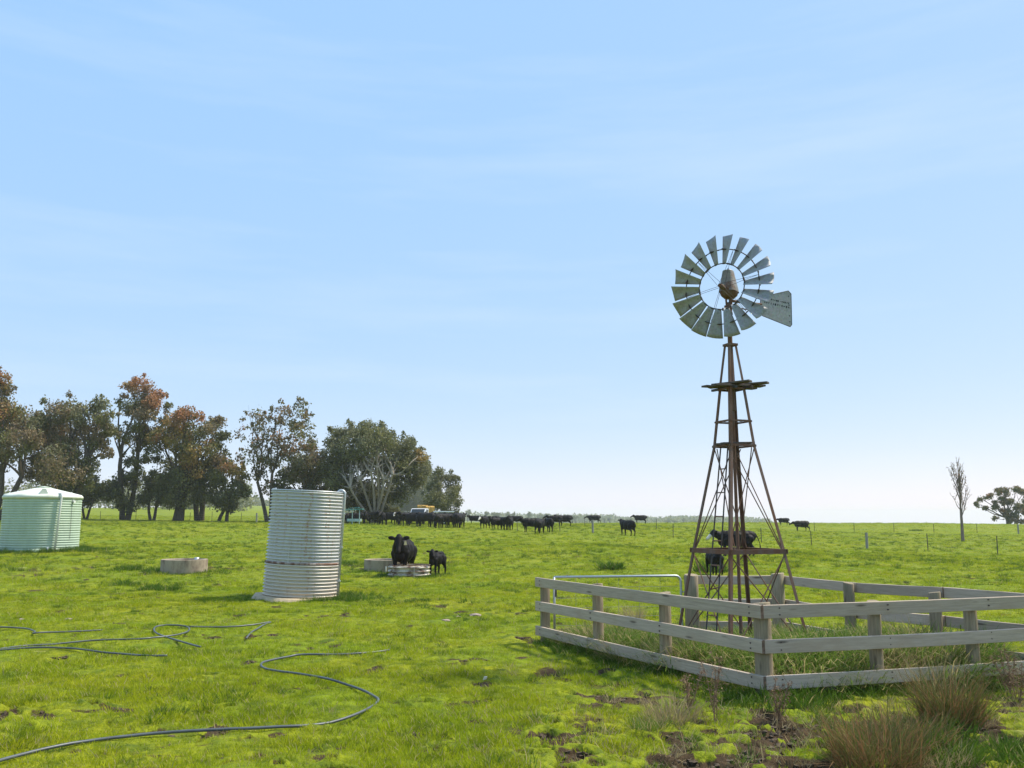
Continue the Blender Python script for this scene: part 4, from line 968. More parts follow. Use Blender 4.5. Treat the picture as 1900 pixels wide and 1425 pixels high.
M_EYE = simple('dark_eye', (.01, .008, .007), .1, 0, .1); M_TAG = simple('ear_tag_plastic', (.72, .56, .30), .5, 0, .1); M_MUZ = simple('muzzle_skin', (.03, .028, .03), .3, 0, .2)
FV = .045
CV = {'side': cow_mesh('cow', voxel=FV), 'graze': cow_mesh('cow', (1.12, 0, .62), (.16, 0, -.44), voxel=FV), 'walk': cow_mesh('cow', (1.05, 0, 1.12), (.45, 0, -.25), walk=.13, voxel=FV),
      'look': cow_mesh('cow', (.98, .08, 1.34), (.20, .40, -.16), voxel=FV), 'look2': cow_mesh('cow', (.98, -.08, 1.34), (.20, -.40, -.16), voxel=FV), 'front': cow_mesh('cow', (1.0, 0, 1.30), (.34, 0, -.34), voxel=FV),
      'white': cow_mesh('cow', (1.0, 0, 1.28), (.40, 0, -.28), white=.12, voxel=FV), 'whitelook': cow_mesh('cow', (.98, .08, 1.32), (.22, .36, -.22), white=.10, voxel=FV)}
def place_cow(u, v, px, var, yaw, label, group, name='cow', d=None):
    q = at(u, v) if d is None else ground(u, v, d); S = q.y / 1650. / CP
    sc_ = px * S / 1.46; sc_ = min(max(sc_ * (1.14 if 'herd' in label else 1), .82), 1.22)
    o = mobj(name, CV[var], None, q - Vector((0, 0, .03)), (0, 0, R(yaw))); o.scale = (sc_, sc_ * random.uniform(.95, 1.05), sc_)
    return tag(o, label, 'cow', group)
mob = [(634, 972, 19, 'whitelook', -150), (648, 972, 19, 'side', 170), (665, 973, 20, 'graze', 10), (678, 973, 21, 'front', -80), (694, 974, 22, 'look', -60), (709, 975, 22, 'side', -95), (726, 975, 22, 'graze', 175), (738, 975, 22, 'white', -100), (750, 976, 23, 'look2', -110), (766, 977, 22, 'side', 160), (777, 977, 23, 'front', -85), (789, 978, 24, 'graze', -30), (802, 978, 24, 'front', 95), (815, 980, 24, 'side', 80), (823, 980, 25, 'walk', 60), (836, 979, 24, 'look', -120), (846, 980, 25, 'front', 100), (854, 980, 25, 'side', 75)]
for i, (u, v, px, var, yaw) in enumerate(mob):
    place_cow(u, v, px, var, yaw, '%s in front row of the herd, %s from the tank' % ('white faced black cow' if 'white' in var else 'black cow', ORD[i]), 'herd standing in a line below the trees')
for i, (u, v, px, var, yaw) in enumerate([(655, 971, 18, 'side', 5), (685, 972, 19, 'side', 178), (702, 972, 20, 'look', -70), (718, 972, 20, 'side', 0), (744, 973, 20, 'side', 172), (760, 974, 20, 'front', -90), (772, 974, 21, 'side', 8), (795, 975, 21, 'side', 175), (808, 975, 21, 'look2', -100), (830, 976, 22, 'side', 4), (842, 976, 22, 'side', 170)]):
    place_cow(u, v, px, var, yaw, 'black cow in back row of the herd, %s from the tank' % ORD[i], 'herd standing in a line below the trees')
for u, v, px, var, yaw, lab in [
        (881, 974, 17, 'look', 185, 'black cow at the left rear of the middle group beside the tree row end'),
        (899, 981, 24, 'white', -115, 'black cow with white muzzle facing the camera, left front of the middle group'),
        (914, 977, 20, 'side', -170, 'black cow mostly hidden between the two front cows of the middle group'),
        (922, 983, 24, 'look', -140, 'black cow turned half left in front of the middle group'),
        (934, 983, 25, 'side', -60, 'broad black cow at the centre front of the middle group'),
        (946, 983, 25, 'front', 80, 'brownish black cow seen from behind at the right front of the middle group'),
        (957, 975, 18, 'side', 180, 'black cow side on at the right rear of the middle group'),
        (985, 986, 28, 'side', 200, 'black cow holding its head out to the left beside the middle group'),
        (1002, 989, 29, 'front', 70, 'black cow seen from behind, nearest of the three standing close together'),
        (1016, 987, 28, 'walk', 110, 'black cow on the right of the three standing close together'),
        (1030, 977, 21, 'side', 185, 'black cow side on behind the wire, left one of the pair'),
        (1046, 977, 22, 'side', 178, 'long black cow side on behind the wire, right one of the pair'),
        (1102, 971, 17, 'walk', 180, 'black cow walking left on the skyline with lowered head'),
        (1164, 994, 31, 'look2', 118, 'lone black cow near the wire fence turning its head to the left'),
        (1188, 971, 17, 'side', 180, 'black cow on the skyline with raised head, right of the lone cow'),
        (1454, 975, 15, 'walk', 180, 'black cow on the skyline just right of the windmill legs'),
        (1487, 985, 21, 'walk', 187, 'black cow right of the windmill walking toward the skyline cow')]:
    place_cow(u, v, px, var, yaw, lab, 'cattle scattered over the paddock')
# the cow and calf by the ring, the cow and calf behind the windmill
def big_cow(name, me, q, yaw, sc_, label, cat, extras):
    o = mobj(name, me, None, q, (0, 0, R(yaw))); o.scale = (sc_,) * 3; tag(o, label, cat)
    return o
q = at(757, 1069); S = q.y / 1650. / CP
nm = cow_mesh('cow', (1.00, .04, 1.38), (.27, .04, -.42), 1.06, 1.0, .02, ears=1.12)
dcam = math.degrees(math.atan2(-q.y, -q.x))
cow = big_cow('cow', nm, q + Vector((-.29, .75, -.02)), dcam - 11, 1.05, 'black cow with yellow ear tag facing the camera behind the rusty ring', 'cow', 0)
hx = Vector((1.00, .04, 1.38)); mv = Vector((.27, .04, -.42)); md_v = mv.normalized(); sd_v = md_v.cross(Vector((0, 0, 1))).normalized(); up_v = sd_v.cross(md_v).normalized()
for s in (-1, 1):
    mb = MB(); mb.lathe([(0, -.022), (.016, -.015), (.022, 0), (.016, .015), (0, .022)], 10); mb.build('eye', M_EYE, cow, True, hx + mv * .28 + sd_v * s * .125 + up_v * .05)
mb = MB(); mb.lathe([(0, -.045), (.05, -.03), (.066, 0), (.05, .03), (0, .04)], 14); mb.v = [(x * .7, y * 1.15, z) for x, y, z in mb.v]
mb.build('muzzle', M_MUZ, cow, True, hx + mv * 1.06, md_v.to_track_quat('X', 'Z').to_euler())
tg = MB().prism([(-.025, .04), (.025, .04), (.055, -.10), (-.055, -.10)], -.003, .003)
tg.build('ear_tag', M_TAG, cow, False, hx - sd_v * .25 + Vector((.07, 0, -.085)) + md_v * .03, (0, 0, R(90) + math.atan2(mv.y, mv.x)))
q = at(806, 1068); dcam = math.degrees(math.atan2(-q.y, -q.x))
cm = cow_mesh('calf', (.88, .10, 1.36), (.24, .20, -.26), .74, 1.16, .026, walk=.05, ears=1.1)
calf = big_cow('calf', cm, q + Vector((.08, .0, -.02)), dcam - 24, .62, 'small black calf standing beside the rusty ring', 'calf', 0)
q = at(1365, 1034)
wm = cow_mesh('cow', (1.06, .03, 1.25), (.33, .10, -.30), .98, 1.0, .03, .06, 1.0, .24, .12)
big_cow('cow', wm, q, 176, 1.03, 'black cow with white face standing behind the windmill', 'cow', 0)
q = at(1328, 1069)
wc_ = cow_mesh('calf', (.80, -.16, 1.28), (.16, -.36, -.16), .85, 1.1, .026, 0, .9, .12)
big_cow('calf', wc_, q + Vector((0, .3, 0)), 100, .62, 'dark calf with white face seen between the windmill legs', 'calf', 0)

# ------------------------------------------------------------------ vehicles and feed gear behind the herd
M_WPAINT = simple('white_car_paint', (.72, .74, .76), .25, 0, .04, 2, 0, .5); M_GLASS = simple('dark_window', (.03, .04, .05), .3, 0, .1, 6, 0, .2); M_TYRE = simple('tyre_rubber', (.02, .02, .02), .85)
M_HAY = simple('golden_hay', (.52, .31, .075), .95, 0, .35, 14, .6); M_TEAL = simple('teal_paint', (.06, .22, .20), .5, 0, .3); M_TEAL2 = simple('pale_teal_post', (.35, .48, .46), .5, 0, .2)
def ground_d(u, d): return on(u, d)
def ute(u, d, yaw, label):
    q = ground_d(u, d); o = thing('utility_vehicle', q, label, 'ute', None, R(yaw))
    body = [(-2.5, .45), (-2.5, .95), (-.55, 1.0), (-.5, 1.72), (-.38, 1.84), (.62, 1.84), (.78, 1.78), (1.35, 1.18), (2.35, 1.08), (2.5, .9), (2.5, .45)]
    MB().prism(body, -.88, .88).build('body', M_WPAINT, o)
    MB().prism([(.80, 1.74), (1.33, 1.19), (1.38, 1.21), (.85, 1.77)], -.78, .78).build('windscreen', M_GLASS, o)
    for s in (-1, 1):
        MB().prism([(-.38, 1.14), (-.34, 1.70), (.56, 1.72), (1.05, 1.18)], s * .885, s * .892).build('side_window', M_GLASS, o)
        for x in (-1.6, 1.55):
            w_ = MB().tube([(x, s * .72, .38), (x, s * .92, .38)], .38, 18).build('wheel', M_TYRE, o); MB().tube([(x, s * .9, .38), (x, s * .93, .38)], .2, 12).build('rim', M_PIPE, w_)
        MB().box((2.47, s * .65, .86), (.08, .3, .16)).build('headlight', M_PIPE, o)
    MB().box((-1.5, 0, 1.02), (2.1, 1.86, .06)).build('tray', M_DARKST, o)
    return o
ute(777, 108, -100, 'white utility vehicle with hay on its tray parked behind the herd')
def bale(u, d, z, sx, yaw, label, h=1.1):
    q = ground_d(u, d); o = mobj('hay_bale', None) if False else None
    mb = MB(); n_ = 9; vs = []; rs_ = random.Random(int(u))
    for i in range(n_):
        for k in range(16):
            a = 2 * math.pi * k / 16; sq = lambda t: math.copysign(abs(t) ** .35, t)
            vs.append(((i / (n_ - 1) - .5) * sx, .62 * sq(math.cos(a)) + rs_.uniform(-.025, .025), h / 2 * sq(math.sin(a)) + rs_.uniform(-.025, .025)))
    mb.add(vs, [(i * 16 + k, i * 16 + (k + 1) % 16, (i + 1) * 16 + (k + 1) % 16, (i + 1) * 16 + k) for i in range(n_ - 1) for k in range(16)] + [tuple(range(15, -1, -1)), tuple(range((n_ - 1) * 16, n_ * 16))])
    o = mb.build('hay_bale', M_HAY, None, False, q + Vector((0, 0, z)), (0, 0, R(yaw))); return tag(o, label, 'hay bale')
bale(793, 111, 1.62, 1.1, 20, 'golden hay bale on the vehicle tray, lower right one', 1.15)
bale(781, 111.5, 2.0, 1.25, 5, 'golden hay bale on the vehicle tray, upper left one', .6)
def trailer(u, d, yaw):
    q = ground_d(u, d); o = thing('flat_trailer', q, 'long white flat topped trailer behind the herd right of the hay', 'trailer', None, R(yaw))
    MB().box((0, 0, 1.52), (2.5, 1.7, .12), None, .02).build('canopy', M_WPAINT, o); MB().box((0, 0, .75), (2.4, 1.6, .16)).build('deck', M_DARKST, o)
    for x in (-1.1, 1.1):
        for y in (-.75, .75): MB().tube([(x, y, .8), (x, y, 1.5)], .03, 6).build('stanchion', M_WPAINT, o)
    for s in (-1, 1):
        w_ = MB().tube([(0, s * .72, .34), (0, s * .92, .34)], .34, 16).build('wheel', M_TYRE, o); MB().tube([(0, s * .9, .34), (0, s * .93, .34)], .18, 10).build('rim', M_PIPE, w_)
    MB().tube([(1.2, 0, .7), (2.2, 0, .55)], .05, 6).build('drawbar', M_DARKST, o)
trailer(821, 107, 5)
q = ground_d(651, 101); S = 101 / 1650. / CP
fs_ = thing('feed_shelter', q, 'teal flat roofed feeder on a pale post at the left end of the herd', 'feeder')
MB().box((.1, 0, 1.62), (1.9, 1.4, .10), Matrix.Rotation(R(-3), 4, 'Y'), .02).build('roof', M_TEAL, fs_); MB().box((0, 0, 1.80), (1.2, 1.0, .05), Matrix.Rotation(R(-5), 4, 'Y'), .01).build('roof_sheet', M_TEAL, fs_)
for x in (-.05, .75): MB().tube([(x, -.5, -.1), (x, -.5, 1.6)], .05, 8).build('post', M_TEAL2, fs_)
MB().box((.1, 0, .45), (1.5, .9, .3)).build('feed_bin', M_TEAL2, fs_)
MB().tube([(-1.9, -.3, 1.12), (-.05, -.5, 1.4)], .03, 8).build('boom', M_PIPE, fs_)

# ------------------------------------------------------------------ grass
def tuft_mesh(name, seed, blades, rad, hmin, hmax, wid, mat, lean=.5, dry=.06, segs=2, curl=.35):
    rs = np.random.default_rng(seed); V = []; F = []; D = []
    for b in range(blades):
        r = rad * math.sqrt(rs.random()); a = rs.uniform(0, 2 * math.pi); bx, by = r * math.cos(a), r * math.sin(a)
        h = hmin + (hmax - hmin) * rs.random() ** 1.3; az = a + rs.normal() * .9; tl = abs(rs.normal()) * lean + .08; fx = rs.uniform(0, 2 * math.pi); sx, sy = math.cos(fx) * wid / 2, math.sin(fx) * wid / 2
        k = len(V); dr = 1.0 if rs.random() < dry else 0.
        for i in range(segs + 1):
            t = i / segs; ang = tl + curl * t * rs.uniform(.6, 1.4); z = h * t * math.cos(ang) ; o_ = h * t * math.sin(ang)
            w_ = 1 - .25 * t if i < segs else 0
            x, y = bx + math.cos(az) * o_, by + math.sin(az) * o_
            if i < segs: V += [(x - sx * w_, y - sy * w_, z - .01), (x + sx * w_, y + sy * w_, z - .01)]; D += [dr, dr]
            else: V.append((x, y, z)); D.append(dr)
        for i in range(segs):
            if i < segs - 1: F += [(k + 2 * i, k + 2 * i + 1, k + 2 * i + 3), (k + 2 * i, k + 2 * i + 3, k + 2 * i + 2)]
            else: F.append((k + 2 * i, k + 2 * i + 1, k + 2 * i + 2))
    return fast_mesh(name, np.array(V), np.array(F), mat, {'dry': np.array(D)})
def src(me): return bpy.data.objects.new(me.name + '_source', me)
def scatter(name, label, P, kinds, idx, scale, rotz, cat='grass'):
    me = bpy.data.meshes.new(name); me.from_pydata([tuple(p_) for p_ in P], [], [])
    me.attributes.new('kidx', 'INT', 'POINT').data.foreach_set('value', idx.astype(np.int32))
    me.attributes.new('ksc', 'FLOAT', 'POINT').data.foreach_set('value', scale.astype(np.float32))
    rv = np.zeros((len(P), 3), np.float32); rv[:, 2] = rotz; rv[:, 0] = rng.normal(0, .12, len(P)); rv[:, 1] = rng.normal(0, .12, len(P))
    me.attributes.new('krot', 'FLOAT_VECTOR', 'POINT').data.foreach_set('vector', rv.ravel())
    me.materials.append(kinds[0].materials[0])
    o = mobj(name, me); tag(o, label, cat, None, 'stuff')
    g = bpy.data.node_groups.new(name + '_nodes', 'GeometryNodeTree'); g.interface.new_socket('Geometry', in_out='INPUT', socket_type='NodeSocketGeometry'); g.interface.new_socket('Geometry', in_out='OUTPUT', socket_type='NodeSocketGeometry')
    n = g.nodes; l = g.links; gi = n.new('NodeGroupInput'); go_ = n.new('NodeGroupOutput')
    jn = n.new('GeometryNodeJoinGeometry'); 
    for m in reversed(kinds):
        oi = n.new('GeometryNodeObjectInfo'); oi.inputs['Object'].default_value = src(m); oi.inputs['As Instance'].default_value = True
        l.new(oi.outputs['Geometry'], jn.inputs[0])
    ip = n.new('GeometryNodeInstanceOnPoints'); ip.inputs['Pick Instance'].default_value = True
    def na(nm, typ):
        a = n.new('GeometryNodeInputNamedAttribute'); a.data_type = typ; a.inputs[0].default_value = nm; return [s_ for s_ in a.outputs if s_.enabled and s_.name == 'Attribute'][0]
    l.new(gi.outputs[0], ip.inputs['Points']); l.new(jn.outputs[0], ip.inputs['Instance']); l.new(na('kidx', 'INT'), ip.inputs['Instance Index'])
    l.new(na('krot', 'FLOAT_VECTOR'), ip.inputs['Rotation']); l.new(na('ksc', 'FLOAT'), ip.inputs['Scale']); l.new(ip.outputs[0], go_.inputs[0])
    md_ = o.modifiers.new('scatter', 'NODES'); md_.node_group = g
    return o
def sector(n_, r0, r1, half=R(37)):
    r = np.sqrt(rng.uniform(r0 * r0, r1 * r1, n_)); a = rng.uniform(-half, half, n_); return r * np.sin(a), r * np.cos(a)
YARD = np.array([[q.x, q.y] for q in (PL, PB, PC, PR, PN)])
def in_poly(x, y, poly):
    c = np.zeros(len(x), bool); j = len(poly) - 1
    for i in range(len(poly)):
        xi, yi = poly[i]; xj, yj = poly[j]
        c ^= ((yi > y) != (yj > y)) & (x < (xj - xi) * (y - yi) / (yj - yi + 1e-12) + xi); j = i
    return c
KEEP_OUT = [(tk.location.x, tk.location.y, TR + .14), (gtk.location.x, gtk.location.y, GR)] + [(o.location.x, o.location.y, .75) for o in COL.objects if o.name.startswith('water_trough')] + [(rg.location.x, rg.location.y, rr0)]
def free(x, y):
    m = np.ones(len(x), bool)
    for a, b, r in KEEP_OUT: m &= (x - a) ** 2 + (y - b) ** 2 > r * r
    return m
turf = [tuft_mesh('turf', 100 + k, 46, .14, .018, .055, .0065, M_TURF, .65, .05) for k in range(4)] + [tuft_mesh('turf', 110 + k, 40, .12, .035, .09, .007, M_TURF, .55, .10) for k in range(2)]
lush = [tuft_mesh('lush', 120 + k, 60, .14, .08, .20, .008, M_LUSH, .5, .03, 3) for k in range(3)]
X = []; Y = []; SCL = []
for n_, r0, r1, s0 in ((30000, 5.6, 14, .95), (46000, 14, 30, 1.1), (44000, 30, 62, 1.6), (26000, 62, 120, 2.2), (12000, 120, 185, 3.0)):
    x, y = sector(n_, r0, r1); X.append(x); Y.append(y); SCL.append(np.full(n_, s0) * rng.uniform(.7, 1.3, n_))
X = np.concatenate(X); Y = np.concatenate(Y); SCL = np.concatenate(SCL)
mk = (mud_mask(X, Y) < rng.uniform(.06, .35, len(X))) & (mud_mask(X, Y - .10) < .55) & free(X, Y); X, Y, SCL = X[mk], Y[mk], SCL[mk]
ht = fbm(X / .9, Y / .9, 61, 3); SCL *= .70 + .45 * sstep(.3, .75, ht)
tall = rng.random(len(X)) < .10 + .35 * (ht > .62); idx = np.where(tall, rng.integers(4, 6, len(X)), rng.integers(0, 4, len(X)))
P = np.stack([X, Y, gz0(X, Y) - .01], 1)
scatter('pasture_grass', 'short bright green pasture grass over the whole paddock', P, turf, idx, SCL, rng.uniform(0, 6.28, len(X)))
# lush darker clumps: scattered, plus at the feet of tank, troughs, ring and fence
LX = []; LY = []; LS = []
x, y = sector(9000, 6, 60); k_ = (fbm(x / 1.6, y / 1.6, 71, 3) > .56); LX.append(x[k_]); LY.append(y[k_]); LS.append(rng.uniform(.22, .60, k_.sum()) * (1 + np.hypot(x, y)[k_] / 60))
x, y = sector(3600, 40, 115); LX.append(x); LY.append(y); LS.append(rng.uniform(.5, 1.5, 3600))
def ringpts(cx, cy, r, n_, w_, s0, s1, a0=0, a1=6.283):
    a = rng.uniform(a0, a1, n_); rr_ = r + np.abs(rng.normal(0, w_, n_)) + .04; LX.append(cx + rr_ * np.cos(a)); LY.append(cy + rr_ * np.sin(a)); LS.append(rng.uniform(s0, s1, n_))
ringpts(tk.location.x, tk.location.y, TR + .05, 60, .28, .7, 1.4, R(-75), R(20)); ringpts(tk.location.x, tk.location.y, TR + .3, 10, .2, .4, .8, R(180), R(240))
ringpts(gtk.location.x, gtk.location.y, GR + .05, 150, .30, 1.2, 2.0); ringpts(rg.location.x, rg.location.y, rr0 + .06, 80, .35, .5, 1.1)
for o in list(COL.objects):
    if o.name.startswith('water_trough'): ringpts(o.location.x, o.location.y, .8, 45, .5, .6, 1.2)
def linepts(a, b, n_, w_, s0, s1):
    t = rng.random(n_); LX.append(a.x + (b.x - a.x) * t + rng.normal(0, w_, n_)); LY.append(a.y + (b.y - a.y) * t + rng.normal(0, w_, n_)); LS.append(rng.uniform(s0, s1, n_))
linepts(PL, PN, 330, .20, .4, 1.0); linepts(PN, PR, 240, .20, .4, .95)
for u, v, n_, w_, s0, s1 in ((650, 1112, 30, .4, .8, 1.3), (770, 1118, 34, .6, .6, 1.1), (650, 1045, 40, .8, .8, 1.4), (240, 1058, 16, .25, 1.2, 1.8), (285, 1060, 16, .25, 1.2, 1.8), (235, 1085, 20, .3, .8, 1.5), (290, 1095, 24, .3, .9, 1.6),
                             (1135, 1057, 14, .12, 2.0, 3.0), (1318, 1062, 22, .18, 2.4, 3.4), (410, 1300, 14, .2, .5, .8), (300, 1325, 12, .2, .4, .8), (1640, 1385, 30, .3, .7, 1.2), (1780, 1395, 50, .35, .8, 1.4), (1450, 1300, 50, .3, .8, 1.4), (1700, 985, 10, .6, 1.5, 2.2), (160, 1022, 30, .5, 1.5, 2.2)):
    q = at(u, v); LX.append(q.x + rng.normal(0, w_, n_)); LY.append(q.y + rng.normal(0, w_, n_)); LS.append(rng.uniform(s0, s1, n_))
X = np.concatenate(LX); Y = np.concatenate(LY); SCL = np.concatenate(LS); mk = free(X, Y); X, Y, SCL = X[mk], Y[mk], SCL[mk]
scatter('lush_grass', 'longer dark green grass clumps at tank, trough and fence feet', np.stack([X, Y, gz0(X, Y) - .01], 1), lush, rng.integers(0, 3, len(X)), SCL, rng.uniform(0, 6.28, len(X)))
# tall rank grass inside the yard
longk = [tuft_mesh('long', 130 + k, 60, .13, .22, .48, .008, M_LONG, .32, .14, 4, .7) for k in range(3)] + [tuft_mesh('long_dry', 140 + k, 45, .12, .25, .52, .006, M_DRY, .25, .2, 3, .5) for k in range(2)]
bb0 = YARD.min(0); bb1 = YARD.max(0); x = rng.uniform(bb0[0], bb1[0], 9500); y = rng.uniform(bb0[1], bb1[1], 9500)
dens_ = fbm(x / 1.1, y / 1.1, 81, 3)
gm = np.zeros(len(x))
for q, r, kk in ((on(1560, 12.6), 1.3, .9), (on(1680, 12.6), 1.3, 1.0), (on(1330, 12.9), .9, .75), (on(1200, 14.2), .8, .6), (on(1480, 12.0), .8, .8), (on(1120, 15.0), .7, .55), (on(1760, 12.5), .8, .9), (on(1420, 14.6), 1.0, .45)):
    gm = np.maximum(gm, kk * np.exp(-((x - q.x) ** 2 + (y - q.y) ** 2) / (r * r)))
mk = in_poly(x, y, YARD) & (rng.random(len(x)) < .2 + gm) & (dens_ + .35 * gm > .45); x, y, gm, dens_ = x[mk], y[mk], gm[mk], dens_[mk]
dryk = (fbm(x / .8, y / .8, 91, 2) > .56)
scatter('yard_grass', 'tall rank green and straw grass growing inside the timber fence', np.stack([x, y, gz0(x, y) - .02], 1), longk, np.where(dryk & (rng.random(len(x)) < .4), rng.integers(3, 5, len(x)), rng.integers(0, 3, len(x))), rng.uniform(.55, 1.05, len(x)) * (.75 + 1.35 * gm), rng.uniform(0, 6.28, len(x)))

# clods of trodden soil and straw litter on the pugged ground
M_CLOD = simple('wet_clod', (.085, .060, .038), .95, 0, .6, 30, .5)
def clod_mesh(seed):
    rs = np.random.default_rng(seed); bm = bmesh.new(); bmesh.ops.create_icosphere(bm, subdivisions=1, radius=.05)
    for v_ in bm.verts: v_.co *= 1 + rs.normal() * .25; v_.co.z *= .85
    me = bpy.data.meshes.new('clod'); bm.to_mesh(me); bm.free(); me.materials.append(M_CLOD); return me
x, y = sector(50000, 6.5, 22); mm = mud_mask(x, y); mk = mm > rng.uniform(.25, .8, len(x)); x, y = x[mk], y[mk]
scatter('soil_clods', 'dark clods of trodden soil on the pugged ground', np.stack([x, y, gz0(x, y) - .03], 1), [clod_mesh(300 + k) for k in range(4)], rng.integers(0, 4, len(x)), rng.uniform(.15, .75, len(x)) , rng.uniform(0, 6.28, len(x)), 'soil')
litter = [tuft_mesh('litter', 320 + k, 14, .10, .05, .14, .005, M_DRY, 1.25, .3, 2, .2) for k in range(3)]
x, y = sector(7000, 6.5, 24); g_ = np.zeros(len(x))
for q, r, kk in MUD_SPOTS[:12]: g_ = np.maximum(g_, kk * np.exp(-((x - q.x) ** 2 + (y - q.y) ** 2) / (r * r * 2.2)))
mk = rng.random(len(x)) < g_ * .8 + .035; x, y = x[mk], y[mk]
scatter('straw_litter', 'bleached straw litter strewn over grass and mud', np.stack([x, y, gz0(x, y) + .01], 1), litter, rng.integers(0, 3, len(x)), rng.uniform(.6, 1.3, len(x)), rng.uniform(0, 6.28, len(x)), 'straw')

rough = [tuft_mesh('rough', 340 + k, 40, .10, .06, .17, .007, M_LONG, .55, .25, 3, .4) for k in range(2)] + [tuft_mesh('rough_dry', 344 + k, 34, .10, .06, .18, .006, M_DRY, .6, .3, 3, .4) for k in range(2)]
x, y = sector(9000, 6.5, 20); g_ = np.zeros(len(x))
for q, r, kk in [(at(u, v), r, k) for u, v, r, k in ((1250, 1340, .8, .8), (1150, 1330, .8, .5), (1650, 1370, .9, 1.), (1780, 1330, .7, 1.), (1880, 1330, .8, .7), (1400, 1400, .9, .6), (1750, 1410, .8, .9), (1100, 1400, .8, .5), (1550, 1330, .7, .5), (1320, 1260, .6, .4))]:
    g_ = np.maximum(g_, kk * np.exp(-((x - q.x) ** 2 + (y - q.y) ** 2) / (r * r)))
mk = rng.random(len(x)) < g_ * .55; x, y = x[mk], y[mk]; dk_ = fbm(x / .5, y / .5, 151, 2) > .5
scatter('rough_grass', 'rough mixed green and bleached grass on the trodden ground before the fence', np.stack([x, y, gz0(x, y) - .01], 1), rough, np.where(dk_, rng.integers(2, 4, len(x)), rng.integers(0, 2, len(x))), rng.uniform(.5, 1.25, len(x)), rng.uniform(0, 6.28, len(x)))

# ------------------------------------------------------------------ single tussocks and weeds
def tussock(u, v, label, blades, rad, h0, h1, mat, seed, dry=.4, wid=.006, lean=.22, cat='tussock', name='rush_tussock', curl=.3):
    q = at(u, v); me = tuft_mesh(name, seed, blades, rad, h0, h1, wid, mat, lean, dry, 4, curl)
    return tag(mobj(name, me, None, q - Vector((0, 0, .02))), label, cat)
tussock(1625, 1418, 'large brown rush tussock at the bottom edge right of centre', 1000, .36, .18, .60, M_RUSH, 201, .5, .0075, .42)
tussock(1690, 1385, 'olive rush tussock leaning between the two larger rush clumps', 620, .32, .15, .52, M_RUSH, 202, .35, .0075, .42)
tussock(1765, 1345, 'upright green and brown rush tussock just before the right fence', 900, .28, .22, .70, M_RUSH, 203, .45, .0075, .30)
tussock(1745, 1325, 'thin pale rush stems rising over the bottom rail', 120, .16, .5, .85, M_DRY, 204, .2, .004, .10)
tussock(1245, 1345, 'pale straw coloured grass clump on the mud below the left rails', 330, .24, .16, .42, M_DRY, 205, .1, .008, .6, 'tussock', 'dry_tussock')
tussock(1205, 1358, 'low grey green tussock left of the straw clump', 260, .16, .1, .24, M_LONG, 206, .3, .005, .5, 'tussock', 'dry_tussock')
tussock(1720, 1412, 'flattened dry grass mat beside the large rush tussock', 420, .34, .10, .22, M_DRY, 207, .3, .006, .85, 'tussock', 'dry_tussock')
tussock(1455, 1235, 'brown dead grass standing behind the corner post', 260, .13, .28, .50, M_DRY, 208, .4, .006, .18, 'tussock', 'dry_tussock')
tussock(1175, 1152, 'straw tussock seen through the left rails near the gate', 300, .22, .25, .50, M_DRY, 209, .2, .006, .35, 'tussock', 'dry_tussock')
tussock(1112, 1145, 'brown green tussock by the second fence post from the left', 260, .17, .25, .42, M_RUSH, 210, .3, .006, .3, 'tussock', 'dry_tussock')
tussock(1640, 1200, 'straw and yellow grass tussock in the middle of the yard', 340, .26, .28, .55, M_DRY, 211, .2, .006, .35, 'tussock', 'dry_tussock')
q = rg.location
wd_ = tuft_mesh('weeds', 215, 160, .42, .08, .24, .010, M_RUSH, .5, .5, 3, .5); tag(mobj('ring_weeds', wd_, None, Vector((q.x + .18, q.y, q.z + .36))), 'dry weeds growing out of the rusty ring', 'weeds')
def dead_weed(u, v, h, seed, label):
    q = at(u, v); rs = np.random.default_rng(seed); o = thing('dead_weed', q, label, 'weed')
    mb = MB(); lf = []
    for s_ in range(rs.integers(3, 6)):
        tip = np.array([rs.normal() * .10, rs.normal() * .10, h * rs.uniform(.75, 1.05)]); pts = limb(mb, (rs.normal() * .02, rs.normal() * .02, -.03), tip, .006, .003, rs, .06, 5)
        for i in range(2, 7):
            for _ in range(3):
                t2 = pts[i] + rs.normal(size=3) * np.array([.05, .05, .05]); limb(mb, pts[i], t2, .003, .0015, rs, .1, 4, 2); lf.append(t2); lf.append(pts[i])
    mb.build('stem', M_WEED, o)
    V = []; D = []
    for q_ in lf:
        for _ in range(5):
            c_ = q_ + rs.normal(size=3) * .016; a_ = rs.normal(size=3) * .009; b_ = rs.normal(size=3) * .006; V += [c_ - a_, c_ + b_, c_ + a_]; D += [rs.random()] * 3
    mobj('seed_head', fast_mesh('seed_head', np.array(V), np.arange(len(V)).reshape(-1, 3), M_WEED, {'dry': np.array(D)}), o)
dead_weed(1276, 1325, .42, 221, 'shorter dead brown dock stalk below the left rails')
dead_weed(1327, 1342, .60, 222, 'taller dead brown dock stalk crossing the bottom rail')
dead_weed(1445, 1338, .40, 223, 'dead grey weed stalk right of the corner post')
dead_weed(1872, 1288, .55, 224, 'bushy dead weed against the bottom rail at the right edge')
dead_weed(1890, 1300, .45, 225, 'low dead weed at the far right picture edge')
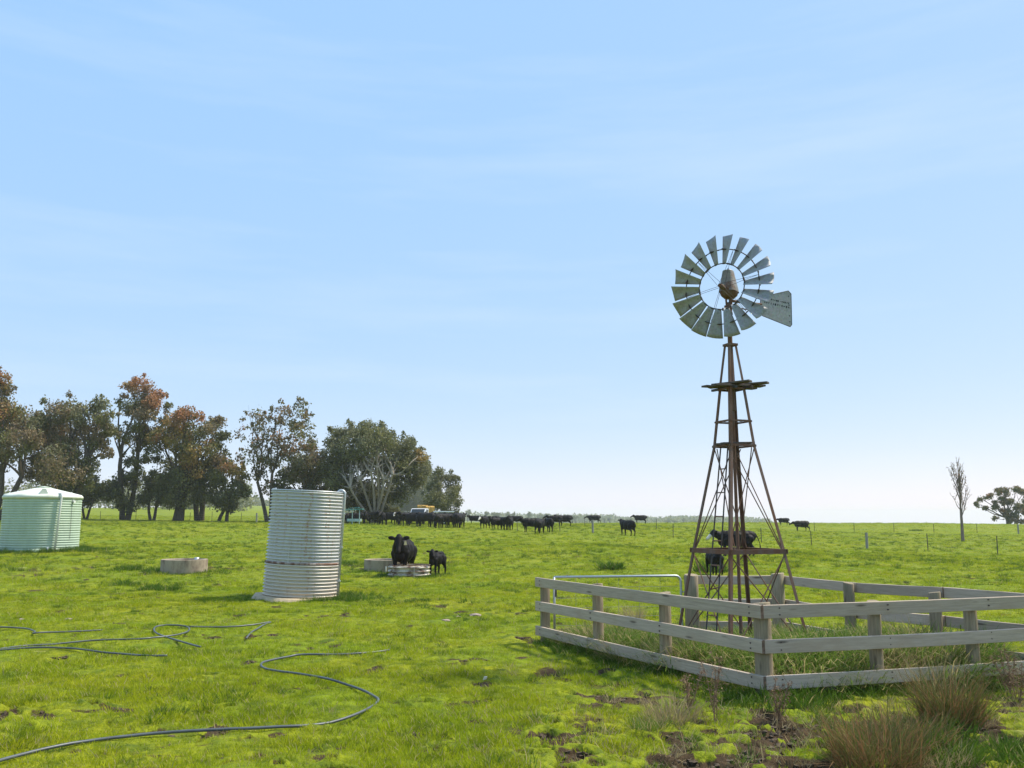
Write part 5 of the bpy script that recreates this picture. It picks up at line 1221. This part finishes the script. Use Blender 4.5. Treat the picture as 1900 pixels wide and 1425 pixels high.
# small stones, scraps and boards
M_STONE = simple('pale_stone', (.27, .21, .17), .9, 0, .3, 8, .4)
for k, (u, v, r, lab) in enumerate([(881, 1143, .12, 'pale pinkish stone in the grass right of the tank, largest one'), (850, 1147, .06, 'small pale stone left of the pinkish stone'), (827, 1152, .08, 'flat pale stone at the left of the three'), (41, 1150, .08, 'pale stone lying near the left picture edge'), (127, 1148, .08, 'pale flat stone right of the left edge stone')]):
    q = at(u, v); rs = np.random.default_rng(240 + k); bm = bmesh.new(); bmesh.ops.create_icosphere(bm, subdivisions=2, radius=r)
    for v_ in bm.verts: v_.co *= 1 + rs.normal() * .10; v_.co.z *= .45; v_.co.x *= 1.2
    me = bpy.data.meshes.new('stone'); bm.to_mesh(me); bm.free(); me.materials.append(M_STONE); tag(mobj('stone', me, None, q), lab, 'stone')
for u, v, ln, rz, lab in ((1545, 1284, .55, 8, 'broken weathered board lying under the right rails, upper piece'), (1525, 1291, .32, -6, 'short dark board lying under the right rails, lower piece')):
    q = at(u, v); b_ = MB().box((0, 0, 0), (ln, .10, .03), None, .006).build('loose_board', M_PLANK, None, False, q + Vector((0, 0, .10)), (R(20), R(-8), R(rz))); tag(b_, lab, 'board')
q = at(900, 1267); sc_p = MB(); sc_p.add([(-.03, 0, 0), (.02, .02, .01), (.03, .0, .045), (-.01, -.01, .05)], [(0, 1, 2, 3)]); so_ = sc_p.build('paper_scrap', M_WHITEP, None, False, q + Vector((0, 0, .04))); so_.modifiers.new('t', 'SOLIDIFY').thickness = .003; tag(so_, 'small white scrap lying on the grass in the foreground', 'scrap')

# ------------------------------------------------------------------ hoses
M_HOSE = simple('poly_pipe', (.075, .088, .098), .42, 0, .35, 3, 0, .5)
def hose(pix, label, r=.0155):
    pts = [at(u, v) for u, v in pix]; out_ = []
    m = len(pts)
    for i in range(m - 1):      # smooth curve through the points
        p0, p1, p2, p3 = pts[max(i - 1, 0)], pts[i], pts[i + 1], pts[min(i + 2, m - 1)]
        k = max(4, int((p2 - p1).length / .12)); 
        for j in range(k):
            t = j / k; out_.append(.5 * ((2 * p1) + (p2 - p0) * t + (2 * p0 - 5 * p1 + 4 * p2 - p3) * t * t + (3 * p1 - p0 - 3 * p2 + p3) * t ** 3))
    out_.append(pts[-1]); xs = np.array([q.x for q in out_]); ys = np.array([q.y for q in out_]); zs = gz0(xs, ys); zs = np.convolve(np.pad(zs, 4, 'edge'), np.ones(9) / 9, 'valid')
    mb = MB(); mb.tube([(x, y, z + r + .022 + .018 * math.sin(x * 2.1) * math.sin(y * 1.7)) for x, y, z in zip(xs, ys, zs)], r, 8); o = mb.build('poly_hose', M_HOSE, None, True); return tag(o, label, 'hose', 'poly hoses lying in the grass')
hose([(-60, 1440), (0, 1420), (60, 1403), (130, 1387), (200, 1376), (290, 1366), (400, 1359), (500, 1353), (580, 1345), (640, 1333), (685, 1318), (702, 1303), (690, 1290), (660, 1280), (610, 1268), (560, 1257), (515, 1248), (487, 1241), (487, 1233), (505, 1228), (535, 1222), (560, 1219), (640, 1217), (690, 1213), (722, 1209)], 'long dark hose sweeping in an S curve across the foreground grass')
hose([(-40, 1214), (0, 1210), (40, 1203), (90, 1199), (130, 1196), (185, 1192), (265, 1190), (290, 1187), (330, 1182), (350, 1176), (345, 1170), (310, 1168), (288, 1171), (288, 1178), (310, 1186), (345, 1196), (372, 1203)], 'looped dark hose lying in the middle of the left grass', .0145)
hose([(350, 1169), (420, 1167), (470, 1163), (502, 1159), (488, 1164), (470, 1176), (457, 1190)], 'hose with a bent hook end below the galvanised tank', .0145)
hose([(-40, 1215), (0, 1214), (60, 1211), (130, 1212), (200, 1216), (270, 1219), (310, 1219)], 'straight grey hose running in from the left edge', .0145)
hose([(-30, 1165), (20, 1166), (52, 1169), (65, 1176), (62, 1182), (90, 1180), (150, 1176), (190, 1173)], 'kinked grey hose at the upper left of the grass', .0145)

# ------------------------------------------------------------------ haze
M_HAZE = bpy.data.materials.new('air'); M_HAZE.use_nodes = True; hn = M_HAZE.node_tree.nodes; hn.remove(hn['Principled BSDF'])
pv = hn.new('ShaderNodeVolumePrincipled'); pv.inputs['Color'].default_value = (.90, .96, 1.0, 1); pv.inputs['Density'].default_value = .00026; pv.inputs['Anisotropy'].default_value = 0
M_HAZE.node_tree.links.new(pv.outputs[0], hn['Material Output'].inputs['Volume'])
hz = MB().box((0, 0, 0), (6200, 6200, 56)).build('haze', M_HAZE); tag(hz, 'thin pale haze filling the air over the paddocks', 'haze', None, 'stuff')
